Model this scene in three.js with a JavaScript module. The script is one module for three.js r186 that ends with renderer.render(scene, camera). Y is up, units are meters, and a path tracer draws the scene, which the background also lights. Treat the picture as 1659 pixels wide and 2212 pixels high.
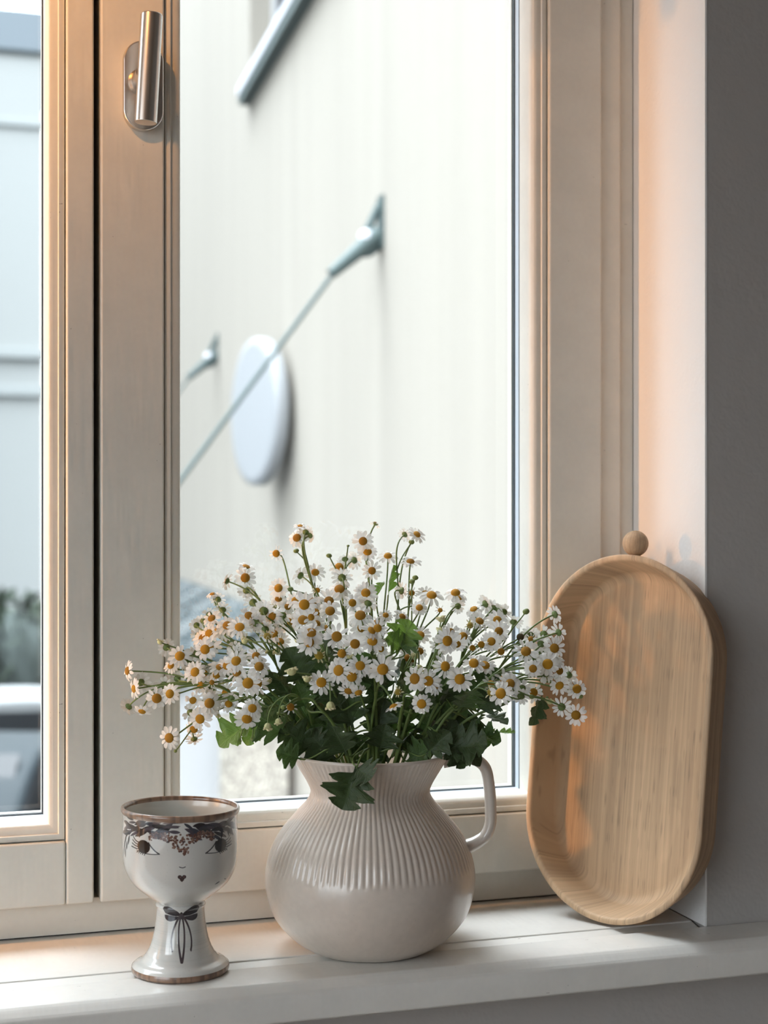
import * as THREE from 'three';
import { RoundedBoxGeometry } from 'three/addons/geometries/RoundedBoxGeometry.js';
import { mergeGeometries, mergeVertices, toCreasedNormals } from 'three/addons/utils/BufferGeometryUtils.js';

// ---------------------------------------------------------------- camera, sky, light, exposure
const scene = new THREE.Scene();
const camera = new THREE.PerspectiveCamera(36.8, 1659 / 2212, 0.05, 200);
camera.position.set(0, 1.238, 1.4306);
camera.rotation.set(0, -17.5 * Math.PI / 180, 0);
camera.focus = 1.36; camera.userData.fStop = 5.6;
camera.updateMatrixWorld();
const renderer = new THREE.WebGLRenderer({ antialias: true });
renderer.toneMapping = THREE.LinearToneMapping;
renderer.toneMappingExposure = 1.0;
renderer.shadowMap.enabled = true; renderer.shadowMap.type = THREE.PCFSoftShadowMap;

const SKY = 7.2;                                     // overcast sky, brighter towards the zenith
{
  const w = 64, h = 32, d = new Float32Array(w * h * 4);
  for (let j = 0; j < h; j++) {
    const el = ((j + 0.5) / h - 0.5) * Math.PI, s = Math.sin(el);
    const L = s > 0 ? (1 + 2 * s) / 3 * 1.7 : 0.25;
    for (let i = 0; i < w; i++) d.set([0.88 * L, 0.96 * L, 1.02 * L, 1], (j * w + i) * 4);
  }
  const t = new THREE.DataTexture(d, w, h, THREE.RGBAFormat, THREE.FloatType);
  t.mapping = THREE.EquirectangularReflectionMapping; t.magFilter = t.minFilter = THREE.LinearFilter; t.needsUpdate = true;
  scene.background = t; scene.backgroundIntensity = SKY;
}
const NICHE_LAMP = [-0.75, 1.32, 0.040, 3.7], SPOT = { at: [-0.12, 1.97, 0.36], to: [0.13, 1.80, 0.0], power: 0.95 }, LAMP_COLOR = new THREE.Color().setRGB(1, 0.44, 0.12);

const sun = new THREE.DirectionalLight(new THREE.Color().setRGB(0.9, 0.98, 1.04), 6.0);   // the bright, veiled part of the sky, on the far left
sun.position.set(0.4 - 5.6, 0.9 + 18.4, 0.1 - 5.0); sun.target.position.set(0.4, 0.9, 0.1); sun.castShadow = true; sun.shadow.radius = 55; sun.name = 'veiled_sun';
sun.shadow.mapSize.set(2048, 2048); Object.assign(sun.shadow.camera, { left: -22, right: 22, top: 22, bottom: -22, near: 0.1, far: 80 });
scene.add(sun, sun.target);

// ---------------------------------------------------------------- helpers
const R = Math.PI / 180, V3 = (x, y, z) => new THREE.Vector3(x, y, z);
let seed = 20240611;
const rnd = () => { seed = (seed + 0x6D2B79F5) | 0; let t = Math.imul(seed ^ (seed >>> 15), 1 | seed); t = (t + Math.imul(t ^ (t >>> 7), 61 | t)) ^ t; return ((t ^ (t >>> 14)) >>> 0) / 4294967296; };
const rr = (a, b) => a + (b - a) * rnd();
const used = {};
function numbered(n) { const k = used[n] = (used[n] ?? -1) + 1; return k ? `${n}_${String(k).padStart(3, '0')}` : n; }
function mesh(name, geo, mat, parent = scene) {
  const m = new THREE.Mesh(geo, mat); m.name = parent === scene ? numbered(name) : name;
  m.castShadow = m.receiveShadow = true; parent.add(m); return m;
}
function group(name, x = 0, y = 0, z = 0, parent = scene) {
  const g = new THREE.Group(); g.name = parent === scene ? numbered(name) : name; g.position.set(x, y, z); parent.add(g); return g;
}
function tag(o, label, category, grp) { o.userData.label = label; o.userData.category = category; if (grp) o.userData.group = grp; return o; }
function struct(o) { o.userData.kind = 'structure'; return o; }
const merge = (list) => mergeGeometries(list.map((g) => { const q = g.index ? g.toNonIndexed() : g; for (const k of Object.keys(q.attributes)) if (!['position', 'normal', 'uv'].includes(k)) q.deleteAttribute(k); return q; }));
function bx(x0, x1, y0, y1, z0, z1, r = 0) {                     // a box between two corners, its uv in metres
  const w = x1 - x0, h = y1 - y0, d = z1 - z0;
  const g = r ? new RoundedBoxGeometry(w, h, d, 3, r) : new THREE.BoxGeometry(w, h, d);
  const q = g.index ? g.toNonIndexed() : g; q.translate((x0 + x1) / 2, (y0 + y1) / 2, (z0 + z1) / 2);
  boxUV(q); return q;
}
function boxUV(g) {
  const p = g.attributes.position, n = g.attributes.normal, uv = new Float32Array(p.count * 2);
  for (let i = 0; i < p.count; i++) {
    const ax = Math.abs(n.getX(i)), ay = Math.abs(n.getY(i)), az = Math.abs(n.getZ(i));
    uv[2 * i] = ax > ay && ax > az ? p.getZ(i) : p.getX(i);
    uv[2 * i + 1] = ay > ax && ay >= az ? p.getZ(i) : p.getY(i);
  }
  g.setAttribute('uv', new THREE.BufferAttribute(uv, 2)); return g;
}
function grid(nu, nv, f, uvf, closeU = false) {                  // surface from f(u, v) -> [x, y, z], u and v in 0..1
  const pos = [], uv = [], idx = [];
  for (let j = 0; j <= nv; j++) for (let i = 0; i <= nu; i++) { const u = i / nu, v = j / nv; pos.push(...f(u, v, i, j)); uv.push(...(uvf ? uvf(u, v, i, j) : [u, v])); }
  for (let j = 0; j < nv; j++) for (let i = 0; i < nu; i++) { const a = j * (nu + 1) + i, b = a + 1, c = a + nu + 1, d = c + 1; idx.push(a, b, d, a, d, c); }
  const g = new THREE.BufferGeometry();
  g.setAttribute('position', new THREE.Float32BufferAttribute(pos, 3)); g.setAttribute('uv', new THREE.Float32BufferAttribute(uv, 2)); g.setIndex(idx); g.computeVertexNormals();
  if (closeU) { const n = g.attributes.normal; for (let j = 0; j <= nv; j++) { const a = j * (nu + 1), b = a + nu; const v = V3(n.getX(a) + n.getX(b), n.getY(a) + n.getY(b), n.getZ(a) + n.getZ(b)).normalize(); n.setXYZ(a, v.x, v.y, v.z); n.setXYZ(b, v.x, v.y, v.z); } }
  return g;
}
const tube = (pts, r, seg = 16, rad = 6) => new THREE.TubeGeometry(new THREE.CatmullRomCurve3(pts, false, 'centripetal'), seg, r, rad, false);
function taperTube(curve, r0, r1, seg, rad) {
  const fr = curve.computeFrenetFrames(seg, false), P = []; for (let i = 0; i <= seg; i++) P.push(curve.getPoint(i / seg));
  return grid(rad, seg, (u, v, i, j) => { const a = u * 2 * Math.PI, r = r0 + (r1 - r0) * v, N = fr.normals[j], B = fr.binormals[j], c = Math.cos(a) * r, s = Math.sin(a) * r; return [P[j].x + c * N.x + s * B.x, P[j].y + c * N.y + s * B.y, P[j].z + c * N.z + s * B.z]; }, null, true);
}
// value noise
const NT = new Float32Array(65536); for (let i = 0; i < 65536; i++) NT[i] = rnd();
function vn(x, y, px = 256, py = 256) {
  const xi = Math.floor(x), yi = Math.floor(y), fx = x - xi, fy = y - yi, sx = fx * fx * (3 - 2 * fx), sy = fy * fy * (3 - 2 * fy);
  const m = (a, n) => ((a % n) + n) % n, at = (a, b) => NT[(m(a, px) + m(b, py) * 256) & 65535];
  return (at(xi, yi) * (1 - sx) + at(xi + 1, yi) * sx) * (1 - sy) + (at(xi, yi + 1) * (1 - sx) + at(xi + 1, yi + 1) * sx) * sy;
}
function tex(w, h, f, srgb, rep) {                              // f(u, v) -> [r, g, b] 0..1, or one number
  const d = new Uint8Array(w * h * 4);
  for (let j = 0; j < h; j++) for (let i = 0; i < w; i++) {
    const c = f(i / w, j / h), k = (j * w + i) * 4, a = Array.isArray(c) ? c : [c, c, c];
    for (let q = 0; q < 3; q++) d[k + q] = Math.max(0, Math.min(255, Math.round(a[q] * 255))); d[k + 3] = 255;
  }
  const t = new THREE.DataTexture(d, w, h, THREE.RGBAFormat); t.magFilter = THREE.LinearFilter; t.minFilter = THREE.LinearMipmapLinearFilter; t.generateMipmaps = true;
  t.wrapS = t.wrapT = THREE.RepeatWrapping; if (srgb) t.colorSpace = THREE.SRGBColorSpace; if (rep) t.repeat.set(...rep); t.needsUpdate = true; return t;
}
const std = (o) => new THREE.MeshStandardMaterial(o), phys = (o) => new THREE.MeshPhysicalMaterial(o);
const lin = (r, g, b) => new THREE.Color().setRGB(r, g, b);

// ---------------------------------------------------------------- materials
const brushMarks = tex(512, 512, (u, v) => 0.5 + 0.35 * (vn(u * 64, v * 8, 64, 8) - 0.5) + 0.3 * (vn(u * 128, v * 24, 128, 24) - 0.5), false, [3, 3]);
const paintSpots = tex(1024, 1024, (u, v) => {
  const n = 0.5 * vn(u * 8, v * 8, 8, 8) + 0.3 * vn(u * 32, v * 32, 32, 32) + 0.2 * vn(u * 128, v * 128, 128, 128);
  const speck = vn(u * 180, v * 180, 180, 180) > 0.972 && vn(u * 22 + 50, v * 22, 22, 22) > 0.78 ? 0.25 : 0;
  const k = 0.955 + 0.06 * (n - 0.5) - speck; return [k, k * 0.995, k * 0.985];
}, true, [2.2, 2.2]);
const plasterBump = tex(512, 512, (u, v) => 0.5 * vn(u * 24, v * 24, 24, 24) + 0.3 * vn(u * 70, v * 70, 70, 70) + 0.2 * vn(u * 160, v * 160, 160, 160), false, [3, 3]);
const M = {
  paint: phys({ color: lin(0.755, 0.752, 0.705), roughness: 0.38, map: paintSpots, bumpMap: brushMarks, bumpScale: 0.00025 }),
  sill: phys({ color: lin(0.79, 0.78, 0.75), roughness: 0.3, map: paintSpots, bumpMap: brushMarks, bumpScale: 0.0003, clearcoat: 0.25, clearcoatRoughness: 0.25 }),
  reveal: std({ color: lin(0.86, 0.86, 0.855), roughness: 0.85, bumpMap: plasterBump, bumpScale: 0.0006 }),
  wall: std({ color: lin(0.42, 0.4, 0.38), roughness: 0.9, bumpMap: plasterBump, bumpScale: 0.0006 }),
  room: std({ color: lin(0.32, 0.32, 0.32), roughness: 0.9 }),
  floor: std({ color: lin(0.2, 0.17, 0.14), roughness: 0.5 }),
  glass: phys({ color: 0xffffff, roughness: 0, transmission: 1, thickness: 0, ior: 1.5 }),
  spacer: std({ color: lin(0.5, 0.56, 0.62), roughness: 0.45, metalness: 0.2 }),
  seal: std({ color: lin(0.02, 0.035, 0.045), roughness: 0.6 }),
  steel: std({ color: lin(0.62, 0.6, 0.57), roughness: 0.27, metalness: 1 }),
  gapDark: std({ color: lin(0.03, 0.025, 0.025), roughness: 0.9 }),
};

// ---------------------------------------------------------------- the room
const SY = 0.85;                                       // top of the window sill
const OX0 = -1.20, OX1 = 0.722, OY1 = 2.20, WZ = 0.146, WB = -0.26;
{
  const wf = struct(group('wall_front'));
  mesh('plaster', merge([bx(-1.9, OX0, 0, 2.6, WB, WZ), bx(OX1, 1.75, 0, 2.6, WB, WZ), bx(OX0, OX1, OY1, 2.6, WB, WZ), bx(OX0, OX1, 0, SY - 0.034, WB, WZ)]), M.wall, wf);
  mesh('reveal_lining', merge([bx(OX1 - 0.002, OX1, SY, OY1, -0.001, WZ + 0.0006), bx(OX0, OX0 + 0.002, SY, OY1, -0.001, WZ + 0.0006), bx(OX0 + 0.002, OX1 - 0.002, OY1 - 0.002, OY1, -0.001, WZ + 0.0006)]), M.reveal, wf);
  struct(mesh('floor', bx(-1.9, 1.75, -0.1, 0, WB, 3.7), M.floor));
  struct(mesh('ceiling', bx(-1.9, 1.75, 2.6, 2.7, WB, 3.7), M.room));
  struct(mesh('wall_right', bx(1.75, 1.85, -0.1, 2.7, WB, 3.7), M.room));
  // wall on the left, with a second window in it
  const LW = [0.8, 3.1, 0.35, 2.3], BW = [-1.5, -1.1, 0.9, 1.9];
  struct(mesh('wall_left', merge([bx(-2.0, -1.9, -0.1, 2.7, WB, LW[0]), bx(-2.0, -1.9, -0.1, 2.7, LW[1], 3.7), bx(-2.0, -1.9, -0.1, LW[2], LW[0], LW[1]), bx(-2.0, -1.9, LW[3], 2.7, LW[0], LW[1])]), M.room));
  struct(mesh('wall_back', merge([bx(-2.0, BW[0], -0.1, 2.7, 3.7, 3.8), bx(BW[1], 1.85, -0.1, 2.7, 3.7, 3.8), bx(BW[0], BW[1], -0.1, BW[2], 3.7, 3.8), bx(BW[0], BW[1], BW[3], 2.7, 3.7, 3.8)]), M.room));
  const w2 = struct(group('window_2'));
  mesh('frame', merge([bx(-1.97, -1.92, LW[2], LW[2] + 0.05, ...LW.slice(0, 2)), bx(-1.97, -1.92, LW[3] - 0.05, LW[3], ...LW.slice(0, 2)), bx(-1.97, -1.92, LW[2], LW[3], LW[0], LW[0] + 0.05), bx(-1.97, -1.92, LW[2], LW[3], LW[1] - 0.05, LW[1]), bx(-1.97, -1.92, LW[2], LW[3], 1.63, 1.68)]), M.paint, w2);
  mesh('pane', bx(-1.952, -1.948, LW[2] + 0.04, LW[3] - 0.04, LW[0] + 0.04, LW[1] - 0.04), M.glass, w2);
  const w3 = struct(group('window_3'));
  mesh('frame', merge([bx(BW[0], BW[1], BW[2], BW[2] + 0.06, 3.72, 3.78), bx(BW[0], BW[1], BW[3] - 0.06, BW[3], 3.72, 3.78), bx(BW[0], BW[0] + 0.06, BW[2], BW[3], 3.72, 3.78), bx(BW[1] - 0.06, BW[1], BW[2], BW[3], 3.72, 3.78), bx(-1.32, -1.28, BW[2], BW[3], 3.72, 3.78)]), M.paint, w3);
  mesh('pane', bx(BW[0] + 0.05, BW[1] - 0.05, BW[2] + 0.05, BW[3] - 0.05, 3.748, 3.752), M.glass, w3);
}

// ---------------------------------------------------------------- the window: frame, two casements, handle
const win = struct(group('window_1'));
mesh('frame', merge([bx(0.676, OX1 - 0.0022, SY + 0.0001, OY1 - 0.003, -0.09, 0, 0.002), bx(OX0 + 0.0022, -1.152, SY + 0.0001, OY1 - 0.003, -0.09, 0, 0.002), bx(-1.154, 0.678, SY + 0.0016, 0.8835, -0.09, 0, 0.0006), bx(-1.154, 0.678, 2.155, OY1 - 0.003, -0.09, 0, 0.002)]), M.paint, win);
mesh('bottom_gap', bx(-1.154, 0.678, SY - 0.0004, SY + 0.0017, -0.088, -0.004), M.gapDark, win);
mesh('jamb_lip', merge([bx(0.6788, 0.703, 0.8836, 2.155, 0.0002, 0.0045, 0.0015)]), M.paint, win);
mesh('meeting_seal', bx(0.140, 0.19, 0.884, 2.15, -0.075, -0.058), M.gapDark, win);
function loop(x0, x1, y0, y1, prof, closed = false) {           // sweeps a profile [inset, z] round a rectangle, mitred
  const n = prof.length, out = [];
  const C = (a) => [[x0 + a, y0 + a], [x1 - a, y0 + a], [x1 - a, y1 - a], [x0 + a, y1 - a]];
  for (let k = 0; k < (closed ? n : n - 1); k++) {
    const [a, za] = prof[k], [b, zb] = prof[(k + 1) % n], A = C(a), B = C(b);
    for (let s = 0; s < 4; s++) { const t = (s + 1) % 4, q = [[...A[s], za], [...A[t], za], [...B[t], zb], [...B[s], zb]]; out.push(...q[0], ...q[1], ...q[2], ...q[0], ...q[2], ...q[3]); }
  }
  let g = new THREE.BufferGeometry(); g.setAttribute('position', new THREE.Float32BufferAttribute(out, 3));
  g.computeVertexNormals(); g = toCreasedNormals(mergeVertices(g), 0.6); if (g.index) g = g.toNonIndexed(); return boxUV(g);
}
function casement(x0, x1, xi0, xi1) {
  const y0 = 0.881, y1 = 2.158, yi0 = 0.9392, yi1 = 2.10, F = 0.012, Bk = -0.056, r = 0.0022;
  const s = mesh('sash', merge([bx(x0, xi0, y0, y1, Bk, F, r), bx(xi1, x1, y0, y1, Bk, F, r), bx(xi0 + 0.0003, xi1 - 0.0003, y0, yi0, Bk, F - 0.0002, r), bx(xi0 + 0.0003, xi1 - 0.0003, yi1, y1, Bk, F - 0.0002, r)]), M.paint, win);
  const b = 0.0168;
  const prof = [[0, 0.0035], [0.0012, 0.0078], [0.0035, 0.0088], [0.0062, 0.0088], [0.0070, 0.0070], [0.0085, 0.0064]];
  for (let k = 0; k <= 6; k++) { const a = k / 6 * Math.PI / 2; prof.push([0.0105 + 0.0063 * Math.sin(a), -0.0005 + 0.0069 * Math.cos(a)]); }
  prof.push([b, -0.0245]);
  mesh('glazing_bead', loop(xi0, xi1, yi0, yi1, prof), M.paint, s);
  mesh('glazing_rebate', loop(xi0, xi1, yi0, yi1, [[b, -0.0465], [b, -0.056], [0, -0.056]]), M.paint, s);
  mesh('spacer_bar', loop(xi0, xi1, yi0, yi1, [[0.0145, -0.0286], [0.0160, -0.0290], [0.0160, -0.0382], [0.0145, -0.0386]]), M.spacer, s);
  mesh('sealant', loop(xi0, xi1, yi0, yi1, [[0.0150, -0.0386], [0.0172, -0.0390], [0.0172, -0.0424], [0.0150, -0.0426]]), M.seal, s);
  const pane = (z) => mesh('pane', new THREE.PlaneGeometry(xi1 - xi0 - 0.008, yi1 - yi0 - 0.008).translate((xi0 + xi1) / 2, (yi0 + yi1) / 2, z), M.glass, s);
  pane(-0.0266); pane(-0.0445);
  return s;
}
casement(-0.498, 0.1699, -0.440, 0.1449);
casement(-1.148, -0.5038, -1.090, -0.5288);
casement(0.1757, 0.6783, 0.2343, 0.6205);
{ // handle
  const h = group('window_handle', 0.2138, 1.6285, 0.012, win);
  const sh = new THREE.Shape(); sh.absarc(0, 0.0227, 0.0168, 0, Math.PI); sh.absarc(0, -0.0227, 0.0168, Math.PI, 2 * Math.PI); sh.closePath();
  mesh('rosette', new THREE.ExtrudeGeometry(sh, { depth: 0.0062, bevelEnabled: true, bevelThickness: 0.0016, bevelSize: 0.0015, bevelSegments: 4, curveSegments: 32 }).translate(0, 0, 0.0017), M.steel, h);
  const neck = [[0.0001, 0], [0.0125, 0], [0.0125, 0.002], [0.0108, 0.0045], [0.0098, 0.009], [0.0096, 0.034]].map((p) => new THREE.Vector2(...p));
  mesh('neck', new THREE.LatheGeometry(neck, 40).rotateX(Math.PI / 2).translate(-0.002, 0.002, 0.0094), M.steel, h);
  const lv = [[0.0001, -0.0489], [0.0092, -0.0489], [0.0099, -0.0482], [0.0099, 0.0472], [0.0092, 0.0486], [0.0075, 0.0492], [0.0001, 0.0494]].map((p) => new THREE.Vector2(...p));
  const l = mesh('lever', new THREE.LatheGeometry(lv, 48), M.steel, h); l.position.set(-0.0012, 0.005, 0.047); l.rotation.z = -3.2 * R;
}
{ // the sill: two boards with a filled, slightly sunk joint between them
  const t = struct(group('trim_1'));
  mesh('sill_board', bx(OX0 + 0.003, OX1 - 0.003, SY - 0.032, SY, -0.20, 0.1240, 0.0012), M.sill, t);
  const js = grid(80, 4, (u, v) => { const x = OX0 + 0.003 + u * (OX1 - OX0 - 0.006); return [x, SY - 0.0012 - 0.0042 * Math.min(1, v * 1.05) - (v > 0.9 ? 0.0006 : 0), 0.1470 - (1 - v) * 0.0238]; }, (u, v) => [u, v * 0.02]);
  js.setIndex(Array.from(js.index.array).reverse()); js.computeVertexNormals();
  mesh('joint_filler', js, M.sill, t);
  // front board with a rounded nose, its ends running on past the opening
  const s = new THREE.Shape(), z0 = 0.1470, z1 = 0.2005, yb = SY - 0.033, r = 0.0135;
  s.moveTo(z0, yb); s.lineTo(z1 - 0.004, yb); s.quadraticCurveTo(z1, yb, z1, yb + 0.004); s.lineTo(z1, SY - r); s.bezierCurveTo(z1, SY - r * 0.4, z1 - r * 0.5, SY - 0.0004, z1 - r * 1.5, SY - 0.0001); s.lineTo(z0 + 0.001, SY); s.quadraticCurveTo(z0, SY, z0, SY - 0.001); s.closePath();
  const L = 0.80 - (OX0 - 0.078), g = new THREE.ExtrudeGeometry(s, { depth: L, bevelEnabled: true, bevelThickness: 0.004, bevelSize: 0.0, bevelSegments: 2, steps: 1, curveSegments: 10 });
  g.rotateY(Math.PI / 2).scale(1, 1, -1);
  const q = g.index ? g.toNonIndexed() : g; { const p = q.attributes.position.array; for (let i = 0; i < p.length; i += 9) for (let k = 0; k < 3; k++) { const a = p[i + 3 + k]; p[i + 3 + k] = p[i + 6 + k]; p[i + 6 + k] = a; } }
  q.translate(OX0 - 0.078, 0, 0); q.deleteAttribute('normal'); q.computeVertexNormals(); let c = toCreasedNormals(q, 0.7); boxUV(c);
  mesh('sill_board', c, M.sill, t);
}

// ---------------------------------------------------------------- two warm lamps, both left of the view: a globe in the window niche behind a gathered curtain, a shaded spot in the room
{
  const [x, y, z, power] = NICHE_LAMP, p = group('pendant_lamp', x, y, z), r = 0.024, c = OY1 - 0.0022 - y, black = std({ color: lin(0.05, 0.045, 0.04), roughness: 0.5 });
  tag(p, 'warm glass globe lamp hung inside the window niche behind the gathered curtain', 'lamp');
  mesh('globe', new THREE.SphereGeometry(r, 32, 20), std({ color: lin(0.9, 0.8, 0.6), emissive: LAMP_COLOR, emissiveIntensity: 6, roughness: 0.4 }), p);
  mesh('socket', new THREE.CylinderGeometry(0.014, 0.02, 0.05, 24).translate(0, r + 0.02, 0), black, p);
  mesh('cord', new THREE.CylinderGeometry(0.003, 0.003, c - r - 0.05, 8).translate(0, (c + r + 0.04) / 2, 0), black, p);
  mesh('ceiling_rose', new THREE.CylinderGeometry(0.03, 0.035, 0.016, 32).translate(0, c - 0.0085, 0), M.paint, p);
  const l = new THREE.PointLight(LAMP_COLOR, power, 0, 2); l.castShadow = true; l.shadow.radius = r / 0.02; l.name = 'niche_light'; p.add(l);
  const s = group('spot_lamp', ...SPOT.at), dir = V3(...SPOT.to).sub(V3(...SPOT.at)).normalize(), head = new THREE.Quaternion().setFromUnitVectors(V3(0, 1, 0), dir);
  tag(s, 'small black ceiling spot lamp with warm bulb aimed at the upper left casement', 'lamp');
  const sh = mesh('lamp_shade', new THREE.LatheGeometry([[0.0001, -0.075], [0.018, -0.074], [0.024, -0.06], [0.036, -0.004], [0.0345, -0.004], [0.0225, -0.058], [0.0001, -0.06]].map((q) => new THREE.Vector2(...q)), 40), black, s); sh.quaternion.copy(head);
  const bulb = mesh('bulb', new THREE.SphereGeometry(0.021, 24, 16).translate(0, -0.03, 0), std({ color: lin(0.9, 0.8, 0.6), emissive: LAMP_COLOR, emissiveIntensity: 6, roughness: 0.4 }), s); bulb.quaternion.copy(head);
  const up = dir.clone().multiplyScalar(-0.07); mesh('stem', tube([up, up.clone().add(V3(0, 0.05, 0.02)), V3(up.x, 2.6 - SPOT.at[1] - 0.004, up.z + 0.02)], 0.004, 16, 8), black, s);
  const sl = new THREE.SpotLight(LAMP_COLOR, SPOT.power, 0, 40 * R, 1, 2); sl.castShadow = true; sl.shadow.radius = 0.9; sl.name = 'spot_light'; sl.position.copy(dir).multiplyScalar(-0.03); s.add(sl);
  sl.target.position.copy(dir); s.add(sl.target);
}
{
  const cx = -0.53, z0 = 0.0510, z1 = 0.142, sh = [], n = 120;
  for (let i = 0; i < n; i++) { const a = i / n * 2 * Math.PI, k = 0.95 + 0.05 * Math.cos(a * 13), c = Math.cos(a), q = Math.sin(a); sh.push(new THREE.Vector2(0.055 * Math.sign(c) * Math.pow(Math.abs(c), 0.5) * k, (z1 - z0) / 2 * Math.sign(q) * Math.pow(Math.abs(q), 0.4) * k)); }
  const g = new THREE.ExtrudeGeometry(new THREE.Shape(sh), { depth: OY1 - SY - 0.03, bevelEnabled: true, bevelThickness: 0.004, bevelSize: 0.003, bevelSegments: 2, steps: 1 }).rotateX(-Math.PI / 2).translate(cx, SY + 0.012, (z0 + z1) / 2);
  tag(mesh('curtain', g, std({ color: lin(0.55, 0.52, 0.47), roughness: 0.95 })), 'gathered linen curtain hanging in the window niche beside the warm lamp', 'curtain');
}

// ---------------------------------------------------------------- oak tray leaning in the corner
{
  const oak = (u, v) => {                                         // fine straight grain, pores and short ray flecks
    const x = u + 0.006 * (vn(u * 5, v * 2, 5, 2) - 0.5) + 0.003 * (vn(u * 12, v * 5, 12, 5) - 0.5);
    const ring = vn(x * 44 + 7, v * 1, 44, 1), fine = vn(x * 150, v * 3, 150, 3), wide = vn(x * 7 + 3, v * 1, 7, 1), pore = vn(x * 250, v * 22, 250, 22), blot = vn(u * 5 + 40, v * 6, 5, 6);
    let k = 0.87 + 0.09 * (ring - 0.5) + 0.09 * (fine - 0.5) + 0.07 * (wide - 0.5) + 0.05 * (blot - 0.5) - (pore > 0.74 ? 0.13 * (pore - 0.74) / 0.26 : 0);
    const ray = vn(u * 16 + 90 + 1.4 * vn(u * 9, v * 9, 9, 9), v * 14 + 2 * vn(u * 6, v * 6, 6, 6), 16, 14); if (ray > 0.8) k += 0.05 * (ray - 0.8) / 0.2;
    return [0.85 * k + 0.012, 0.725 * k, 0.575 * k];
  };
  const map = tex(1024, 1024, oak, true), bump = tex(512, 512, (u, v) => 0.5 + 0.5 * (vn(u * 200, v * 5, 200, 5) - 0.5), false);
  for (const t of [map, bump]) t.repeat.set(1 / 0.21, 1 / 0.40);
  const wood = std({ map, roughness: 0.62, bumpMap: bump, bumpScale: 0.00018 });
  const W = 0.0969, L = 0.1736, D = 0.0440;
  const t = group('oak_tray'); tag(t, 'oval oak tray with a raised rim and ball knob, leaning upright in the window corner', 'tray');
  const n = V3(-0.8486, 0.0815, 0.5228), up = V3(0.0855, 0.9962, -0.0165), rt = V3(0.5221, -0.0307, 0.8523);
  t.matrixAutoUpdate = true;
  const basis = new THREE.Matrix4().makeBasis(rt.clone().normalize(), up.clone().normalize(), n.clone().normalize());
  t.quaternion.setFromRotationMatrix(basis); t.position.set(0.6437, 1.0252, 0.1138);
  const ring = (d, u) => {                                       // stadium inset by d at parameter u
    const a = u * 2 * Math.PI, w = W - d, s = L - W; return [w * Math.cos(a), w * Math.sin(a) + (Math.sin(a) >= 0 ? s : -s)];
  };
  // extra samples along the straight sides
  const US = []; const nc = 60, ns = 14; for (let i = 0; i <= nc; i++) US.push(['c', i / nc * 0.5]); for (let i = 1; i < ns; i++) US.push(['l', i / ns]); for (let i = 0; i <= nc; i++) US.push(['c', 0.5 + i / nc * 0.5]); for (let i = 1; i <= ns; i++) US.push(['r', i / ns]);
  const rim = (d, q) => { const s = L - W; if (q[0] === 'c') { const a = q[1] * 2 * Math.PI, lower = q[1] >= 0.5 && US.indexOf(q) > nc; return [(W - d) * Math.cos(a), (W - d) * Math.sin(a) + (lower ? -s : s)]; } return q[0] === 'l' ? [-(W - d), s - 2 * s * q[1]] : [W - d, -s + 2 * s * q[1]]; };
  const ringPts = US.map((q) => q);
  function sweep(prof) {                                          // prof: [inset, z] from the rim inwards or outwards
    const k = ringPts.length - 1;
    return grid(k, prof.length - 1, (u, v, i, j) => { const p = rim(prof[j][0], ringPts[i]); return [p[0], p[1], prof[j][1]]; }, (u, v, i, j) => { const p = rim(prof[j][0], ringPts[i]); return [p[0] + 0.55 * prof[j][1] + 0.3, p[1] + 0.3]; }, true);
  }
  // outside wall, rounded rim, sloping cove, floor edge
  const prof = [[0.0125, -D], [0.0095, -D + 0.0008], [0.0081, -D + 0.0032], [0.0003, -0.0024], [0.0004, -0.0009], [0.0015, 0], [0.0046, 0], [0.0060, -0.0008], [0.0070, -0.0026], [0.0150, -0.0255]];
  for (let i = 1; i <= 10; i++) { const a = i / 10 * 70 * R; prof.push([0.0150 + 0.0115 * (Math.cos(20 * R) - Math.cos(20 * R + a)), -0.0255 - 0.0115 * (Math.sin(20 * R + a) - Math.sin(20 * R))]); }
  const zf = prof[prof.length - 1][1], df = prof[prof.length - 1][0];
  const body = sweep(prof); 
  const cap = (d, z, flip) => { // flat floor or back
    const sh = new THREE.Shape(ringPts.slice(0, -1).map((q) => new THREE.Vector2(...rim(d, q)))); let g = new THREE.ShapeGeometry(sh, 1); const p = g.attributes.position, uv = g.attributes.uv;
    for (let i = 0; i < p.count; i++) { uv.setXY(i, p.getX(i) + 0.55 * z + 0.3, p.getY(i) + 0.3); p.setZ(i, z); }
    if (flip) { g.setIndex(Array.from(g.index.array).reverse()); } g.computeVertexNormals(); return g;
  };
  mesh('dish', merge([body, cap(df, zf, false), cap(0.0125, -D, true)]), wood, t);
  const kb = mesh('knob', new THREE.SphereGeometry(0.0123, 36, 24), wood, t); kb.position.set(0.0005, L + 0.0108, -0.0105);
  mesh('knob_stem', new THREE.CylinderGeometry(0.005, 0.006, 0.006, 20).translate(0.0005, L + 0.0005, -0.0105), wood, t);
}

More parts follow.
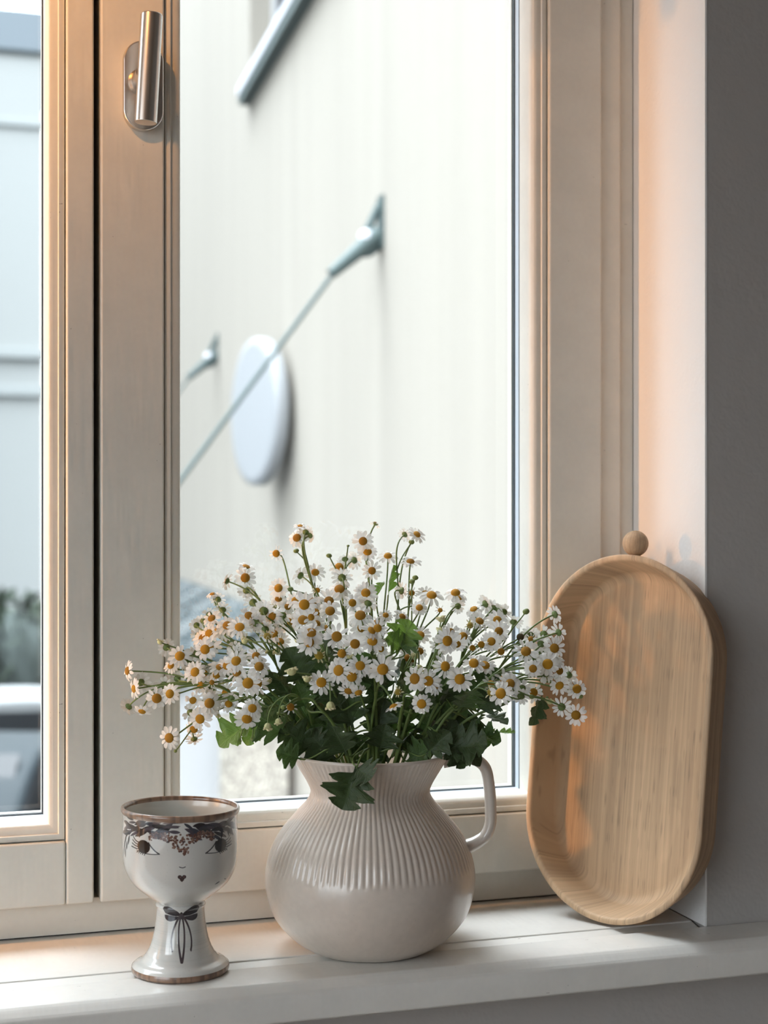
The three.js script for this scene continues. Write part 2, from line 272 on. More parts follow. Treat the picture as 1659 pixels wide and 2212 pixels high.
// ---------------------------------------------------------------- the ribbed jug
const JX = 0.4022, JZ = 0.1140;
{
  const glazeTex = tex(512, 512, (u, v) => { const n = 0.5 * vn(u * 6, v * 6, 6, 6) + 0.5 * vn(u * 40, v * 40, 40, 40); const sp = vn(u * 170, v * 170, 170, 170) > 0.93 ? 0.05 : 0; const k = 0.97 + 0.05 * (n - 0.5) - sp; return [k, k * 0.99, k * 0.975]; }, true, [4, 2]);
  const glaze = phys({ color: lin(0.665, 0.6, 0.54), roughness: 0.36, map: glazeTex, clearcoat: 0.7, clearcoatRoughness: 0.12 });
  const j = group('ribbed_jug', JX, SY, JZ); tag(j, 'cream stoneware jug with fine vertical ribs and a loop handle, holding the daisies', 'jug');
  const out = new THREE.CatmullRomCurve3([[0.0525, 0.0004], [0.057, 0.0022], [0.0705, 0.0112], [0.0855, 0.0285], [0.0925, 0.0490], [0.0936, 0.0680], [0.0887, 0.0878], [0.0802, 0.1035], [0.0655, 0.1210], [0.0570, 0.1305], [0.0535, 0.1385], [0.0562, 0.1470], [0.0640, 0.1600], [0.0705, 0.1708], [0.0712, 0.1735]].map(([r, y]) => V3(r, y, 0)), false, 'catmullrom', 0.5);
  const inn = new THREE.CatmullRomCurve3([[0.0712, 0.1735], [0.0697, 0.1743], [0.0680, 0.1722], [0.0610, 0.1600], [0.0530, 0.1460], [0.0502, 0.1385], [0.0540, 0.1290], [0.0760, 0.1030], [0.0880, 0.0690], [0.0800, 0.0300], [0.0500, 0.0060], [0.0001, 0.0045]].map(([r, y]) => V3(r, y, 0)), false, 'catmullrom', 0.5);
  const RIB = 92, NU = RIB * 8, smooth = (a, b, x) => { const t = Math.min(1, Math.max(0, (x - a) / (b - a))); return t * t * (3 - 2 * t); };
  const body = grid(NU, 110, (u, v) => {
    const p = out.getPoint(v), a = u * 2 * Math.PI;
    const k = smooth(0.0715, 0.079, p.y) * (1 - 0.45 * smooth(0.118, 0.135, p.y)) * (1 - smooth(0.169, 0.1725, p.y));
    const groove = Math.pow(0.5 + 0.5 * Math.cos(u * RIB * 2 * Math.PI), 1.6) * 0.00095 * k, r = Math.max(0.001, p.x - groove);
    return [r * Math.sin(a), p.y, r * Math.cos(a)];
  }, (u, v) => [u, v], true);
  const lining = grid(96, 50, (u, v) => { const p = inn.getPoint(v), a = u * 2 * Math.PI; return [p.x * Math.sin(a), p.y, p.x * Math.cos(a)]; }, (u, v) => [u, v], true);
  const base = new THREE.CircleGeometry(0.0525, 64).rotateX(Math.PI / 2).translate(0, 0.0004, 0);
  mesh('body', merge([body, lining, base]), glaze, j);
  // handle: a soft strap sweeping out from the rim and back into the belly
  const hp = [[0.0655, 0.1655], [0.0780, 0.1668], [0.0930, 0.1668], [0.1022, 0.1600], [0.1062, 0.1440], [0.1077, 0.1225], [0.1072, 0.1085], [0.1030, 0.0985], [0.0960, 0.0930], [0.0860, 0.0885]].map(([x, y]) => V3(x, y, 0));
  const hc = new THREE.CatmullRomCurve3(hp, false, 'centripetal'), NS = 70;
  const hg = grid(24, NS, (u, v) => { const p = hc.getPoint(v), t = hc.getTangent(v), a = u * 2 * Math.PI, N = V3(-t.y, t.x, 0), fl = 1 + 0.25 * Math.pow(Math.abs(2 * v - 1), 4), c = Math.cos(a) * 0.0052 * fl, s = Math.sin(a) * 0.0074 * fl; return [p.x + N.x * c, p.y + N.y * c, s]; }, null, true);
  const h = mesh('handle', hg, glaze, j); h.rotation.y = -17.5 * R;
}

// ---------------------------------------------------------------- the goblet with a painted face
{
  const W = 2048, H = 1024, CH = 0.140, cv = document.createElement('canvas'); cv.width = W; cv.height = H; const c = cv.getContext('2d');
  c.fillStyle = '#d9d7d3'; c.fillRect(0, 0, W, H);
  for (let i = 0; i < 2600; i++) { c.fillStyle = `rgba(${120 + 60 * rnd() | 0},${112 + 50 * rnd() | 0},${105 + 40 * rnd() | 0},${0.05 + 0.12 * rnd()})`; c.beginPath(); c.arc(rnd() * W, rnd() * H, 0.8 + 2.2 * rnd(), 0, 7); c.fill(); }
  const X = (deg) => W / 2 + deg / 360 * W, Y = (h) => H - (h + 0.0068) / CH * H;
  const ink = ['#2b2930', '#3a3c46', '#232229', '#4a434c'];
  const leaf = (deg, h, len, wid, ang, col) => { c.save(); c.translate(X(deg), Y(h)); c.rotate(ang * R); c.fillStyle = col; c.beginPath(); c.moveTo(0, 0); c.bezierCurveTo(len * 0.3, -wid, len * 0.75, -wid * 0.8, len, 0); c.bezierCurveTo(len * 0.75, wid * 0.7, len * 0.3, wid, 0, 0); c.fill(); c.restore(); };
  // leaf wreath round the brow and falling beside the face on the left
  for (let d = -62; d <= 74; d += 7.5) {
    for (let k = 0; k < 4; k++) leaf(d + rr(-3, 3), 0.1250 - 0.0019 * k + rr(-0.002, 0.0025) - 0.00000006 * Math.pow(Math.abs(d - 4), 2.4), rr(66, 112), rr(12, 21), (d < 4 ? 180 : 0) + rr(-24, 26) + (d < 4 ? -10 : 12), ink[(rnd() * 4) | 0]);
    if (rnd() < 0.8) leaf(d, 0.1282, rr(60, 95), rr(12, 18), rr(-20, 20) + (rnd() < 0.5 ? 180 : 0), 'rgba(110,92,92,0.75)');
  }
  for (const [d, h, a] of [[-66, 0.1145, 120], [-70, 0.1105, 112], [-63, 0.111, 105], [-73, 0.106, 105], [-68, 0.1055, 98], [-76, 0.101, 100], [-72, 0.1, 95], [-58, 0.117, 130], [62, 0.1165, 70], [70, 0.1165, 60], [56, 0.118, 82], [48, 0.1185, 100], [-44, 0.118, 110]]) leaf(d - 3 * Math.sign(d), h + 0.002, rr(54, 72), 13, a, ink[(rnd() * 4) | 0]);
  c.strokeStyle = '#5a5048'; c.lineWidth = 3; for (let k = 0; k < 6; k++) { c.beginPath(); c.moveTo(X(-74 - k * 1.6), Y(0.102 - k * 0.0016)); c.bezierCurveTo(X(-80 - k), Y(0.085), X(-74), Y(0.072), X(-62 + k), Y(0.063)); c.globalAlpha = 0.35; c.stroke(); c.globalAlpha = 1; }
  // berries over the brow
  for (let i = 0; i < 280; i++) { const d = rr(-32, 34), top = 0.1190, low = 0.1065 - 0.0035 * Math.cos(d * 0.16) - (Math.abs(d - 5) < 3 ? 0.004 : 0) + Math.abs(d) * 0.00018; const h = top + (low - top) * Math.pow(rnd(), 0.8); c.fillStyle = ['#6d4a40', '#7d5a4c', '#4c3633', '#8c6d5e'][(rnd() * 4) | 0]; c.beginPath(); c.arc(X(d), Y(h), rr(4.5, 8), 0, 7); c.fill(); if (rnd() < 0.5) { c.fillStyle = '#2e2626'; c.beginPath(); c.arc(X(d) + 1, Y(h), 2.6, 0, 7); c.fill(); } }
  // eyes
  for (const [s, d0] of [[-1, -37.5], [1, 41.5]]) {
    const ex = X(d0), ey = Y(0.1048);
    c.fillStyle = '#e6e4e0'; c.beginPath(); c.moveTo(ex - s * 82, ey + 26); c.quadraticCurveTo(ex - s * 40, ey - 34, ex + s * 6, ey - 48); c.quadraticCurveTo(ex + s * 52, ey - 16, ex + s * 58, ey + 16); c.quadraticCurveTo(ex, ey + 34, ex - s * 82, ey + 26); c.fill();
    c.fillStyle = '#0b0d12'; c.beginPath(); c.ellipse(ex + s * 6, ey - 8, 45, 40, 0, 0, 7); c.fill();
    c.strokeStyle = '#22242a'; c.lineCap = 'round'; c.lineWidth = 7; c.beginPath(); c.moveTo(ex - s * 96, ey + 26); c.quadraticCurveTo(ex - s * 54, ey + 4, ex - s * 30, ey - 36); c.stroke();
    c.lineWidth = 5; c.beginPath(); c.moveTo(ex - s * 90, ey + 27); c.quadraticCurveTo(ex - s * 8, ey + 38, ex + s * 56, ey + 18); c.stroke();
    c.lineWidth = 6; for (let k = 0; k < 4; k++) { c.beginPath(); c.moveTo(ex + s * (36 + 5 * k), ey - 32 + 14 * k); c.quadraticCurveTo(ex + s * (62 + 5 * k), ey - 28 + 12 * k, ex + s * (88 + 5 * k), ey - 58 + 20 * k); c.stroke(); }
    for (let k = 0; k < 5; k++) { c.lineWidth = 5; c.beginPath(); c.moveTo(ex + s * (-8 + 11 * k), ey + 27 - k * 2); c.lineTo(ex + s * (0 + 14 * k), ey + 42 - k * 3); c.stroke(); }
  }
  c.strokeStyle = '#4a4448'; c.lineWidth = 5; c.beginPath(); c.moveTo(X(1.6) - 15, Y(0.0908) - 3); c.quadraticCurveTo(X(1.6) + 2, Y(0.0908) + 8, X(1.6) + 17, Y(0.0908) - 3); c.stroke();
  c.fillStyle = '#3b3033'; for (const [dx, dy, r] of [[-12, -9, 12], [12, -9, 12], [0, 5, 13], [0, 14, 8]]) { c.beginPath(); c.arc(X(1.4) + dx, Y(0.0815) + dy, r, 0, 7); c.fill(); } c.fillStyle = '#6a4a48'; c.beginPath(); c.arc(X(1.4) - 9, Y(0.0815) - 8, 4, 0, 7); c.fill(); c.beginPath(); c.arc(X(1.4) + 11, Y(0.0815) - 9, 4, 0, 7); c.fill();
  c.fillStyle = '#5b5a5c'; leaf(47, 0.0745, 40, 8, 160, '#5b5a5c'); leaf(53, 0.076, 30, 6, 20, '#5b5a5c');
  // bow on the stem
  const bw = (s) => { c.fillStyle = '#332e33'; c.save(); c.translate(X(2), Y(0.0445)); c.scale(s * 1.5, 0.92);
    c.beginPath(); c.moveTo(0, 0); c.bezierCurveTo(50, -50, 120, -64, 168, -52); c.bezierCurveTo(176, -34, 170, -20, 150, -10); c.bezierCurveTo(100, 0, 50, 10, 0, 0); c.fill();
    c.fillStyle = '#3b353a'; c.beginPath(); c.moveTo(0, 4); c.bezierCurveTo(50, 14, 110, -4, 160, 0); c.bezierCurveTo(166, 22, 140, 38, 100, 40); c.bezierCurveTo(60, 36, 20, 20, 0, 4); c.fill(); c.restore(); };
  bw(1); bw(-1); c.fillStyle = '#2a2529'; c.beginPath(); c.ellipse(X(2), Y(0.0443), 24, 22, 0, 0, 7); c.fill();
  c.strokeStyle = '#4d4347'; c.lineCap = 'round';
  for (const [dx, h1, w] of [[-120, 0.0165, 19], [-46, 0.0085, 21], [46, 0.0085, 21], [120, 0.0165, 19]]) { c.lineWidth = w; c.beginPath(); c.moveTo(X(2) + dx * 0.12, Y(0.0445)); c.bezierCurveTo(X(2) + dx * 0.7, Y(0.038), X(2) + dx * 1.3, Y(0.028), X(2) + dx * (Math.abs(dx) > 60 ? 0.85 : 0.1), Y(h1)); c.stroke(); }
  // throwing rings and thin patches of glaze
  for (let i = 0; i < 26; i++) { c.fillStyle = `rgba(120,128,128,${rr(0.03, 0.09)})`; const h = rr(0.004, 0.056); c.fillRect(0, Y(h), W, rr(3, 9)); }
  const map = new THREE.CanvasTexture(cv); map.colorSpace = THREE.SRGBColorSpace; map.wrapS = THREE.RepeatWrapping; map.magFilter = THREE.LinearFilter;
  const glaze = phys({ map, color: lin(0.84, 0.845, 0.83), roughness: 0.2, clearcoat: 1.0, clearcoatRoughness: 0.04 });
  const inside = phys({ color: lin(0.58, 0.565, 0.52), roughness: 0.22, clearcoat: 0.4, clearcoatRoughness: 0.1 });
  const brown = phys({ color: lin(0.27, 0.165, 0.11), roughness: 0.28, clearcoat: 0.6, clearcoatRoughness: 0.1, map: tex(256, 64, (u, v) => { const k = 0.72 + 0.5 * vn(u * 40, v * 3, 40, 3); return [k, k, k]; }, true, [3, 1]) });
  const g = group('face_goblet', 0.2278, SY, 0.1348); tag(g, 'glazed ceramic goblet with a painted face, leaf wreath and bow, beside the jug', 'goblet');
  g.rotation.y = -10 * R;
  const wob = (a, y) => 1 + 0.006 * Math.sin(2 * a + 0.5) * Math.min(1, y / 0.1) + 0.003 * Math.sin(3 * a + y * 60);
  const lathe = (pts, nu, nv, f) => { const cu = new THREE.CatmullRomCurve3(pts.map(([r, y]) => V3(r, y, 0)), false, 'centripetal'); return grid(nu, nv, (u, v) => { const p = cu.getPoint(v), a = (u - 0.5) * 2 * Math.PI, r = p.x * wob(a, p.y) * (f ? f(a, p.y) : 1); return [r * Math.sin(a), p.y + 0.0009 * Math.sin(a + 2.6) * Math.min(1, Math.max(0, (p.y - 0.06) / 0.07)), r * Math.cos(a)]; }, (u, v) => { const p = cu.getPoint(v); return [u, p.y / CH]; }, true); };
  const bowl = lathe([[0.0188, 0.0578], [0.0205, 0.0592], [0.0290, 0.0655], [0.0402, 0.0752], [0.0468, 0.0880], [0.0487, 0.1020], [0.0488, 0.1180], [0.0483, 0.1290], [0.0490, 0.1340]], 160, 60);
  const inner = lathe([[0.0470, 0.1362], [0.0455, 0.1300], [0.0458, 0.1150], [0.0452, 0.0980], [0.0405, 0.0830], [0.0290, 0.0710], [0.0120, 0.0655], [0.0002, 0.0650]], 96, 40);
  const foot = lathe([[0.0408, 0.0052], [0.0385, 0.0078], [0.0325, 0.0110], [0.0268, 0.0190], [0.0228, 0.0310], [0.0208, 0.0440], [0.0203, 0.0540], [0.0212, 0.0566], [0.0196, 0.0585], [0.0180, 0.0590]], 128, 60, (a, y) => 1 + 0.006 * Math.sin(y * 1500) * (y > 0.012 && y < 0.035 ? 1 : 0.2));
  const rim = lathe([[0.0488, 0.1335], [0.0500, 0.1356], [0.0503, 0.1375], [0.0494, 0.1391], [0.0479, 0.1389], [0.0469, 0.1372], [0.0468, 0.1355]], 128, 18);
  const footRim = lathe([[0.0380, 0.0002], [0.0400, 0.0004], [0.0411, 0.0018], [0.0413, 0.0036], [0.0408, 0.0056]], 128, 12);
  mesh('bowl', bowl, glaze, g); mesh('bowl_inside', inner, inside, g); mesh('stem', foot, glaze, g); mesh('rim', rim, brown, g);
  mesh('foot_rim', merge([footRim, new THREE.CircleGeometry(0.038, 64).rotateX(Math.PI / 2).translate(0, 0.0002, 0)]), brown, g);
}

// ---------------------------------------------------------------- the daisies: one object per spray
// each spray: label, flower heads [x, y, z in mm from the jug's foot, disc radius in 0.1 mm, facing * 100, kind], buds [x, y, z, radius, kind], leaves [base, tip, width %, tone]
const SPRAYS = [
  ['daisy spray reaching farthest left, flowers in profile on arching stems before the window stile', [[-207,246,-64,39,-97,9,22,0],[-195,235,-66,37,-21,20,-96,0],[-203,231,-53,37,-95,-5,30,0],[-206,214,-65,35,-36,-63,-69,0],[-195,210,-59,35,-33,-78,52,0]], [], []],
  ['daisy spray with one large open flower facing out, right of the farthest-left profile flowers', [[-187,225,-27,43,-16,2,99,0],[-174,232,-66,38,25,35,-90,0],[-176,229,-23,40,-63,20,75,0],[-163,238,-61,33,-3,20,-98,0]], [], []],
  ['daisy spray with a curled bud, highest of those crossing the window stile at left', [[-166,261,-31,44,-30,43,85,0],[-171,251,-48,31,-52,48,70,0],[-174,267,-54,35,-20,22,-96,0],[-158,254,-44,33,-46,6,-88,0]], [[-182,273,-40,25,1]], []],
  ['drooping daisy spray hanging lowest at left, just above the goblet rim', [[-175,189,-33,44,-59,3,81,0],[-151,194,-45,37,-36,-32,87,0],[-149,184,-54,33,34,-83,-44,0]], [[-167,175,-47,16,0]], []],
  ['daisy spray with a dark green flower back between two yellow centres at left glass edge', [[-155,248,-17,42,-60,29,75,0],[-148,262,-45,37,-12,22,-97,0],[-143,244,-40,37,-15,59,80,0],[-146,234,-37,35,-34,59,73,0],[-147,242,-75,37,-69,10,72,0],[-138,247,-45,38,-24,60,-76,0],[-143,236,-50,42,-40,29,-87,0]], [], []],
  ['blurred daisy spray at the left glass edge in front of the grey-blue hedge view', [[-136,272,-84,38,-72,36,59,0],[-138,274,-95,30,-12,13,-98,0],[-139,283,-96,30,-2,23,-97,0],[-132,277,-72,40,-65,27,71,0],[-137,266,-46,46,-49,52,70,0],[-128,293,-92,30,-1,24,-97,0],[-133,287,-94,30,27,34,-90,0],[-130,291,-69,38,-53,63,57,0],[-145,267,-23,43,-43,11,89,0]], [], []],
  ['crowded daisy spray of white flowers at lower left, above the hanging pair', [[-155,222,-27,33,-41,36,84,0],[-145,222,-3,44,-19,7,98,0],[-135,225,-53,38,20,59,78,0],[-151,207,-15,43,-52,-13,85,0],[-155,210,-39,33,-2,-13,-99,0],[-140,215,-22,36,-26,59,77,0],[-142,224,-12,37,-53,6,-85,0]], [[-134,208,-21,20,1]], []],
  ['sparse daisy spray with small pale flowers seen against the blurred hedge, upper left', [[-125,312,-91,28,-25,94,24,0],[-120,307,-90,30,38,25,-89,0],[-118,298,-78,32,18,39,-90,0],[-124,281,-70,34,-30,84,45,0],[-120,279,-61,37,19,49,-85,0]], [], []],
  ['daisy spray with a blurred brown-centred flower standing alone against the white wall, upper left', [[-96,327,-82,44,-21,9,97,0],[-93,337,-91,37,23,91,34,0],[-112,324,-87,34,-74,28,-61,0],[-95,315,-82,34,18,-54,-82,0],[-89,304,-80,39,11,24,-96,0]], [], []],
  ['daisy spray with two deep yellow centres side by side, upper left of the bouquet', [[-114,286,-23,44,-27,56,78,0],[-118,285,-58,42,-31,56,77,0],[-95,290,-22,41,-68,16,72,0],[-94,290,-50,36,-17,65,74,0],[-99,287,-41,33,11,23,-97,0],[-109,297,-8,39,-12,50,86,0],[-103,291,-7,41,-33,-7,-94,0]], [[-110,278,-25,29,1]], []],
  ['daisy spray of full white flowers in the left middle, above the big brown-centred one', [[-128,261,28,43,-42,43,79,0],[-104,262,-1,38,-18,58,80,0],[-111,257,41,41,-10,44,89,0],[-115,266,-40,33,20,21,-96,0],[-132,251,-20,41,-2,81,58,0],[-120,247,-6,36,-34,68,65,0],[-127,253,-15,39,-50,42,76,0],[-114,243,-54,34,-73,26,63,0],[-120,263,-8,39,8,-4,-100,0]], [], []],
  ['daisy spray with a big brown-centred flower facing out, left of the dark foliage', [[-120,243,38,47,-36,6,93,0],[-107,240,19,40,-59,10,80,0],[-135,244,-21,35,-44,58,68,0],[-141,239,-12,24,-57,10,82,1],[-137,232,-46,34,-32,-9,-94,0]], [[-96,241,13,24,1]], [[-70,224,-4,-94,253,1,46,2],[-81,194,14,-111,214,18,58,0]]],
  ['daisy spray with two flowers over the pale green leaves, lower left of the jug', [[-117,222,42,38,-10,37,92,0],[-121,213,39,45,-20,-38,90,0],[-125,225,-7,36,38,40,-84,0],[-127,220,-8,34,-6,60,80,0],[-124,227,-33,40,-39,43,82,0],[-101,219,-23,39,25,51,-82,0]], [[-110,191,11,20,0],[-120,189,3,22,0]], [[-105,205,-7,-140,186,-6,50,1],[-97,202,-15,-114,186,-8,55,1],[-90,201,-23,-98,187,-14,40,0]]],
  ['blurred daisy spray with tall pale flowers at the upper left shoulder of the bouquet', [[-69,318,-63,40,-51,25,83,0],[-69,308,-63,34,-18,64,74,0],[-86,295,-16,43,-78,40,48,0],[-66,302,-41,31,18,35,92,0],[-77,296,-14,35,33,13,-93,0],[-93,300,-19,43,27,24,-93,0],[-63,287,-49,43,-63,28,72,0]], [[-81,302,-41,33,1]], []],
  ['single thin-petalled daisy floating highest at left against the white wall', [[-64,349,-93,36,-51,-7,85,1]], [], []],
  ['topmost daisy cluster left of centre, a brown-centred flower with green flower backs', [[-48,364,-77,40,-51,31,80,0],[-45,375,-77,26,-9,93,35,0],[-40,369,-75,32,42,39,-82,0],[-36,366,-74,30,78,19,-60,0]], [[-51,352,-68,26,0]], []],
  ['daisy spray with a sideways flower and dark bud, below the topmost left cluster', [[-34,332,-63,38,-12,53,84,0],[-47,329,-67,36,-40,32,-86,0],[-35,316,-52,26,-24,35,91,1]], [[-58,317,-62,28,0]], []],
  ['daisy spray with a dark green flower back showing, left of the tall stacked flowers', [[-13,337,-56,42,-5,43,90,0],[-5,344,-64,32,13,58,-81,0],[3,343,-61,35,72,17,-67,0],[-16,328,-36,38,18,11,-98,0],[-21,318,-27,47,-21,64,74,0]], [[-9,357,-40,13,0],[-26,348,-44,26,0]], []],
  ['daisy spray with a broad white flower and warm orange neighbour, upper middle left', [[-64,307,12,47,-30,16,94,0],[-52,308,-5,41,-4,35,93,0],[-64,309,-20,35,-50,45,74,0],[-38,309,-1,44,-24,45,86,0],[-45,302,28,43,-33,46,82,0]], [], []],
  ['daisy spray stacked below the broad white flower, centre left of the bouquet', [[-70,295,31,45,-32,46,83,0],[-66,298,43,30,5,16,99,0],[-56,291,25,32,9,56,83,0],[-70,286,58,47,-19,66,73,0],[-72,278,59,43,-25,-2,97,0],[-38,284,-16,34,-57,57,60,0],[-52,299,4,42,-34,47,81,0]], [[-75,277,30,20,1]], []],
  ['daisy spray of round white flowers just left of the bouquet\'s middle', [[-50,283,67,45,-27,8,96,0],[-36,277,74,42,-28,-1,96,0],[-47,269,72,37,-27,9,96,1],[-62,266,54,39,-1,58,82,3],[-27,267,-33,34,-58,6,82,0],[-26,256,1,42,30,55,-78,0],[-22,258,-11,39,-23,33,92,0]], [[-31,263,41,24,1]], [[-64,239,16,-83,271,23,54,2],[-40,239,1,-52,276,10,68,2]]],
  ['daisy trio facing out just left of the largest flower, yellow-orange centre behind', [[-50,255,73,47,-67,19,72,0],[-40,250,78,44,-28,11,95,0],[-33,259,79,42,-17,39,90,0],[-43,238,78,35,-36,-61,70,0],[-35,237,81,33,1,-73,68,0],[-34,253,5,40,28,22,-93,0]], [], [[-39,218,43,-51,246,52,66,2],[-14,223,0,-17,255,12,61,2],[-25,199,31,-39,240,39,51,2],[2,210,7,-1,235,18,69,2],[-29,194,25,-45,226,32,51,2],[-35,179,47,-52,207,55,56,2],[-13,174,3,-24,198,12,53,2],[-16,168,6,-30,190,14,47,0],[5,156,-13,1,186,-2,52,2],[-13,235,8,-16,268,20,62,0]]],
  ['largest daisy of all, facing out at the centre with an edge-on flower below', [[-15,256,85,48,-30,10,95,0],[-18,254,68,31,-46,39,80,0],[-7,225,90,37,-46,89,-1,0],[18,253,-12,38,44,0,-90,0]], [], [[-33,173,70,-49,136,78,62,2],[-34,173,68,-23,162,84,85,2],[6,228,22,2,251,33,53,2],[-4,188,25,0,224,39,51,2],[-4,231,27,-5,266,39,46,2],[26,230,-13,24,262,-1,67,2]]],
  ['narrow-petalled daisy with a hooked hanging bud, front left over the dark leaves', [[-64,245,69,43,-26,11,96,2]], [[-58,226,76,35,2],[-76,248,68,31,1],[-90,255,70,39,1]], [[-48,220,-33,-66,244,-26,48,2],[-30,201,-32,-42,229,-23,52,2],[-42,188,-27,-62,214,-20,58,0],[-29,188,-26,-44,219,-18,65,2],[-43,182,1,-58,204,9,60,0],[-37,166,0,-58,182,6,70,0],[-36,170,17,-62,196,21,63,2]]],
  ['thin-petalled daisy with drooping pale buds, low left above the jug\'s rim', [[-88,224,59,33,-4,12,99,1]], [[-96,225,66,23,0],[-98,219,57,16,0],[-98,212,57,27,2],[-107,208,56,31,2]], [[-70,174,25,-93,184,30,60,0],[-60,197,-24,-88,228,-20,46,2],[-62,216,12,-74,240,20,55,0],[-55,177,9,-89,203,11,51,2]]],
  ['spray of curled yellowish spent buds on arching stems, left of centre', [[-97,280,12,34,-7,66,75,3],[-95,285,-5,35,25,50,-83,0],[-86,280,-10,39,-53,62,58,0],[-74,271,-36,37,-12,57,81,0]], [[-83,265,-10,29,2],[-111,274,-15,29,1],[-92,264,-13,16,1]], []],
  ['tall daisy stem above the jug\'s axis with stacked flowers and a sideways one on top', [[8,361,-49,40,-29,12,95,0],[12,351,-48,41,-24,57,79,0],[13,334,-37,36,-29,4,96,0],[-6,316,6,42,-17,40,90,0],[25,377,-65,26,58,80,-18,0]], [], []],
  ['upright daisy with a green leaf on its stem, right of the tall middle stem', [[30,347,-42,39,-17,82,55,0]], [], [[32,309,-48,30,343,-36,22,1],[19,309,-41,19,327,-29,40,1]]],
  ['topmost daisy twig right of centre, small flowers and a green bud against the wall', [[48,367,-47,30,72,39,-58,0],[59,367,-44,37,29,66,69,0]], [[54,360,-45,28,0]], []],
  ['bent daisy stem with two round dark buds, upper right of the tall middle flowers', [[50,342,-36,39,-6,87,50,0],[44,302,7,33,-27,55,79,0],[36,316,-20,36,91,-18,-37,0],[45,314,-17,27,-31,25,92,1]], [[48,328,-16,27,0],[42,325,-8,27,0],[53,301,-4,21,0]], []],
  ['pair of golden-topped daisies facing up with a small yellow bud, upper right', [[60,313,-23,34,-15,64,75,0],[62,312,-11,47,-13,72,68,0],[66,299,1,23,-30,46,84,1]], [], []],
  ['daisy spray with a bright orange centre, just above left of the light green leaf', [[-23,299,46,48,-24,56,80,0],[-21,308,15,35,-8,16,98,0],[-5,307,10,37,43,55,-72,0],[7,297,24,27,-13,65,75,0],[24,295,19,33,27,55,79,0],[-5,307,-12,41,-7,67,74,0]], [], [[8,270,60,14,300,74,55,1],[7,271,70,-8,283,78,70,1],[8,270,60,17,281,75,60,0]]],
  ['daisy spray left of the light green leaf, flat orange centres one above another', [[-17,290,77,36,-19,27,94,0],[-22,288,76,37,31,65,70,0],[-22,279,78,44,-23,62,75,0],[-9,271,61,30,16,8,98,0],[-5,284,-9,43,-49,15,86,0],[11,287,-16,37,-17,39,91,1]], [[1,277,45,26,0]], []],
  ['daisy pair right of the largest flower with a curled striped bud above', [[11,248,92,47,-71,15,69,0],[22,246,95,43,-23,11,97,0],[32,240,84,31,19,20,96,0],[34,256,14,34,-16,28,95,1],[30,258,16,35,10,24,97,0],[42,276,2,34,4,54,-84,0],[36,260,1,37,-44,24,87,0],[48,262,-3,34,0,40,92,0],[31,241,37,34,27,45,-85,0],[42,278,15,40,-30,56,77,0]], [[31,251,44,37,2],[32,261,31,33,1],[48,251,38,28,1]], [[26,218,13,33,256,28,58,0],[53,216,5,62,253,20,49,2],[47,216,36,51,240,50,46,0],[50,180,-13,69,214,6,63,2],[46,175,29,67,201,48,47,2],[35,177,50,53,200,68,46,2]]],
  ['lowest front daisy facing out right of centre, above the jug\'s rim', [[16,227,95,40,-32,7,94,0],[-3,237,90,27,-45,50,74,3]], [], [[23,198,-8,23,229,5,67,0],[20,214,58,27,241,72,50,2],[6,192,17,12,223,31,61,0],[19,186,20,32,220,37,49,0],[-2,179,34,0,206,47,64,2],[16,171,17,30,204,34,58,2],[43,173,-10,63,197,9,69,2],[14,150,-24,22,189,-9,59,2],[25,162,-22,37,198,-6,61,0],[23,169,34,42,185,52,59,0]]],
  ['cluster of narrow upright daisies right of the light leaf, brown centres turned sideways', [[37,258,95,43,18,9,98,0],[40,279,92,45,9,8,99,0],[42,273,66,36,-60,-2,80,0],[55,284,60,33,-3,32,95,0],[65,280,63,39,-14,28,95,0],[53,275,80,36,-20,-53,82,0]], [[38,297,83,32,1],[38,287,81,32,1]], []],
  ['golden-topped daisies standing highest at right of centre before the glass', [[83,314,-5,44,-20,81,55,0],[90,309,-13,30,-2,78,62,0],[85,302,-4,30,61,-6,-79,0]], [], []],
  ['daisy spray turned away to the right with white petal backs, beside the window\'s spacer edge', [[109,304,3,38,89,26,-37,0],[116,300,6,34,68,35,-64,0],[120,299,7,34,84,25,-48,0],[129,296,-1,34,70,24,-67,0],[95,300,10,36,-47,79,40,0],[95,290,25,39,8,65,76,0],[83,287,33,29,-33,37,87,3],[109,291,33,41,-7,31,95,0]], [], []],
  ['open daisy with a brown centre among thin stems, right middle of the bouquet', [[102,283,54,38,-37,13,92,0],[73,270,65,26,-35,9,93,1],[80,273,68,30,-26,18,95,1],[100,266,64,32,-28,-11,95,1],[91,275,64,37,-43,14,89,0]], [], []],
  ['two white daisies facing out at front right, one wide oval centre above a round one', [[62,260,97,42,-32,44,84,0],[49,247,98,45,-35,11,93,0],[87,254,59,42,-12,62,77,0],[106,241,6,39,14,72,68,0]], [], [[50,185,57,85,186,81,55,2],[47,183,62,63,170,79,60,2],[55,187,61,78,176,81,50,2],[52,218,40,66,246,57,62,2],[63,215,54,74,238,70,66,0],[62,190,3,85,224,23,70,2],[64,175,12,93,200,34,62,2]]],
  ['pinkish-white daisies turned sideways at lower right, over the gap to the glass', [[85,234,101,47,-70,21,68,0],[94,242,100,41,4,30,95,0],[81,234,89,36,-55,59,59,3],[118,234,69,32,54,30,-78,0],[113,228,78,34,44,39,-80,0],[105,241,58,37,6,20,98,0],[95,236,53,39,27,38,89,0],[134,234,13,43,10,20,97,0],[138,227,47,39,2,21,98,0]], [[121,228,83,24,0]], [[85,186,21,110,187,42,50,0],[95,207,35,112,207,53,60,2],[97,191,25,107,181,41,50,1],[109,191,29,123,189,46,20,1],[87,218,23,110,248,43,47,2],[85,212,45,95,231,61,66,2],[83,194,23,93,208,39,58,0]]],
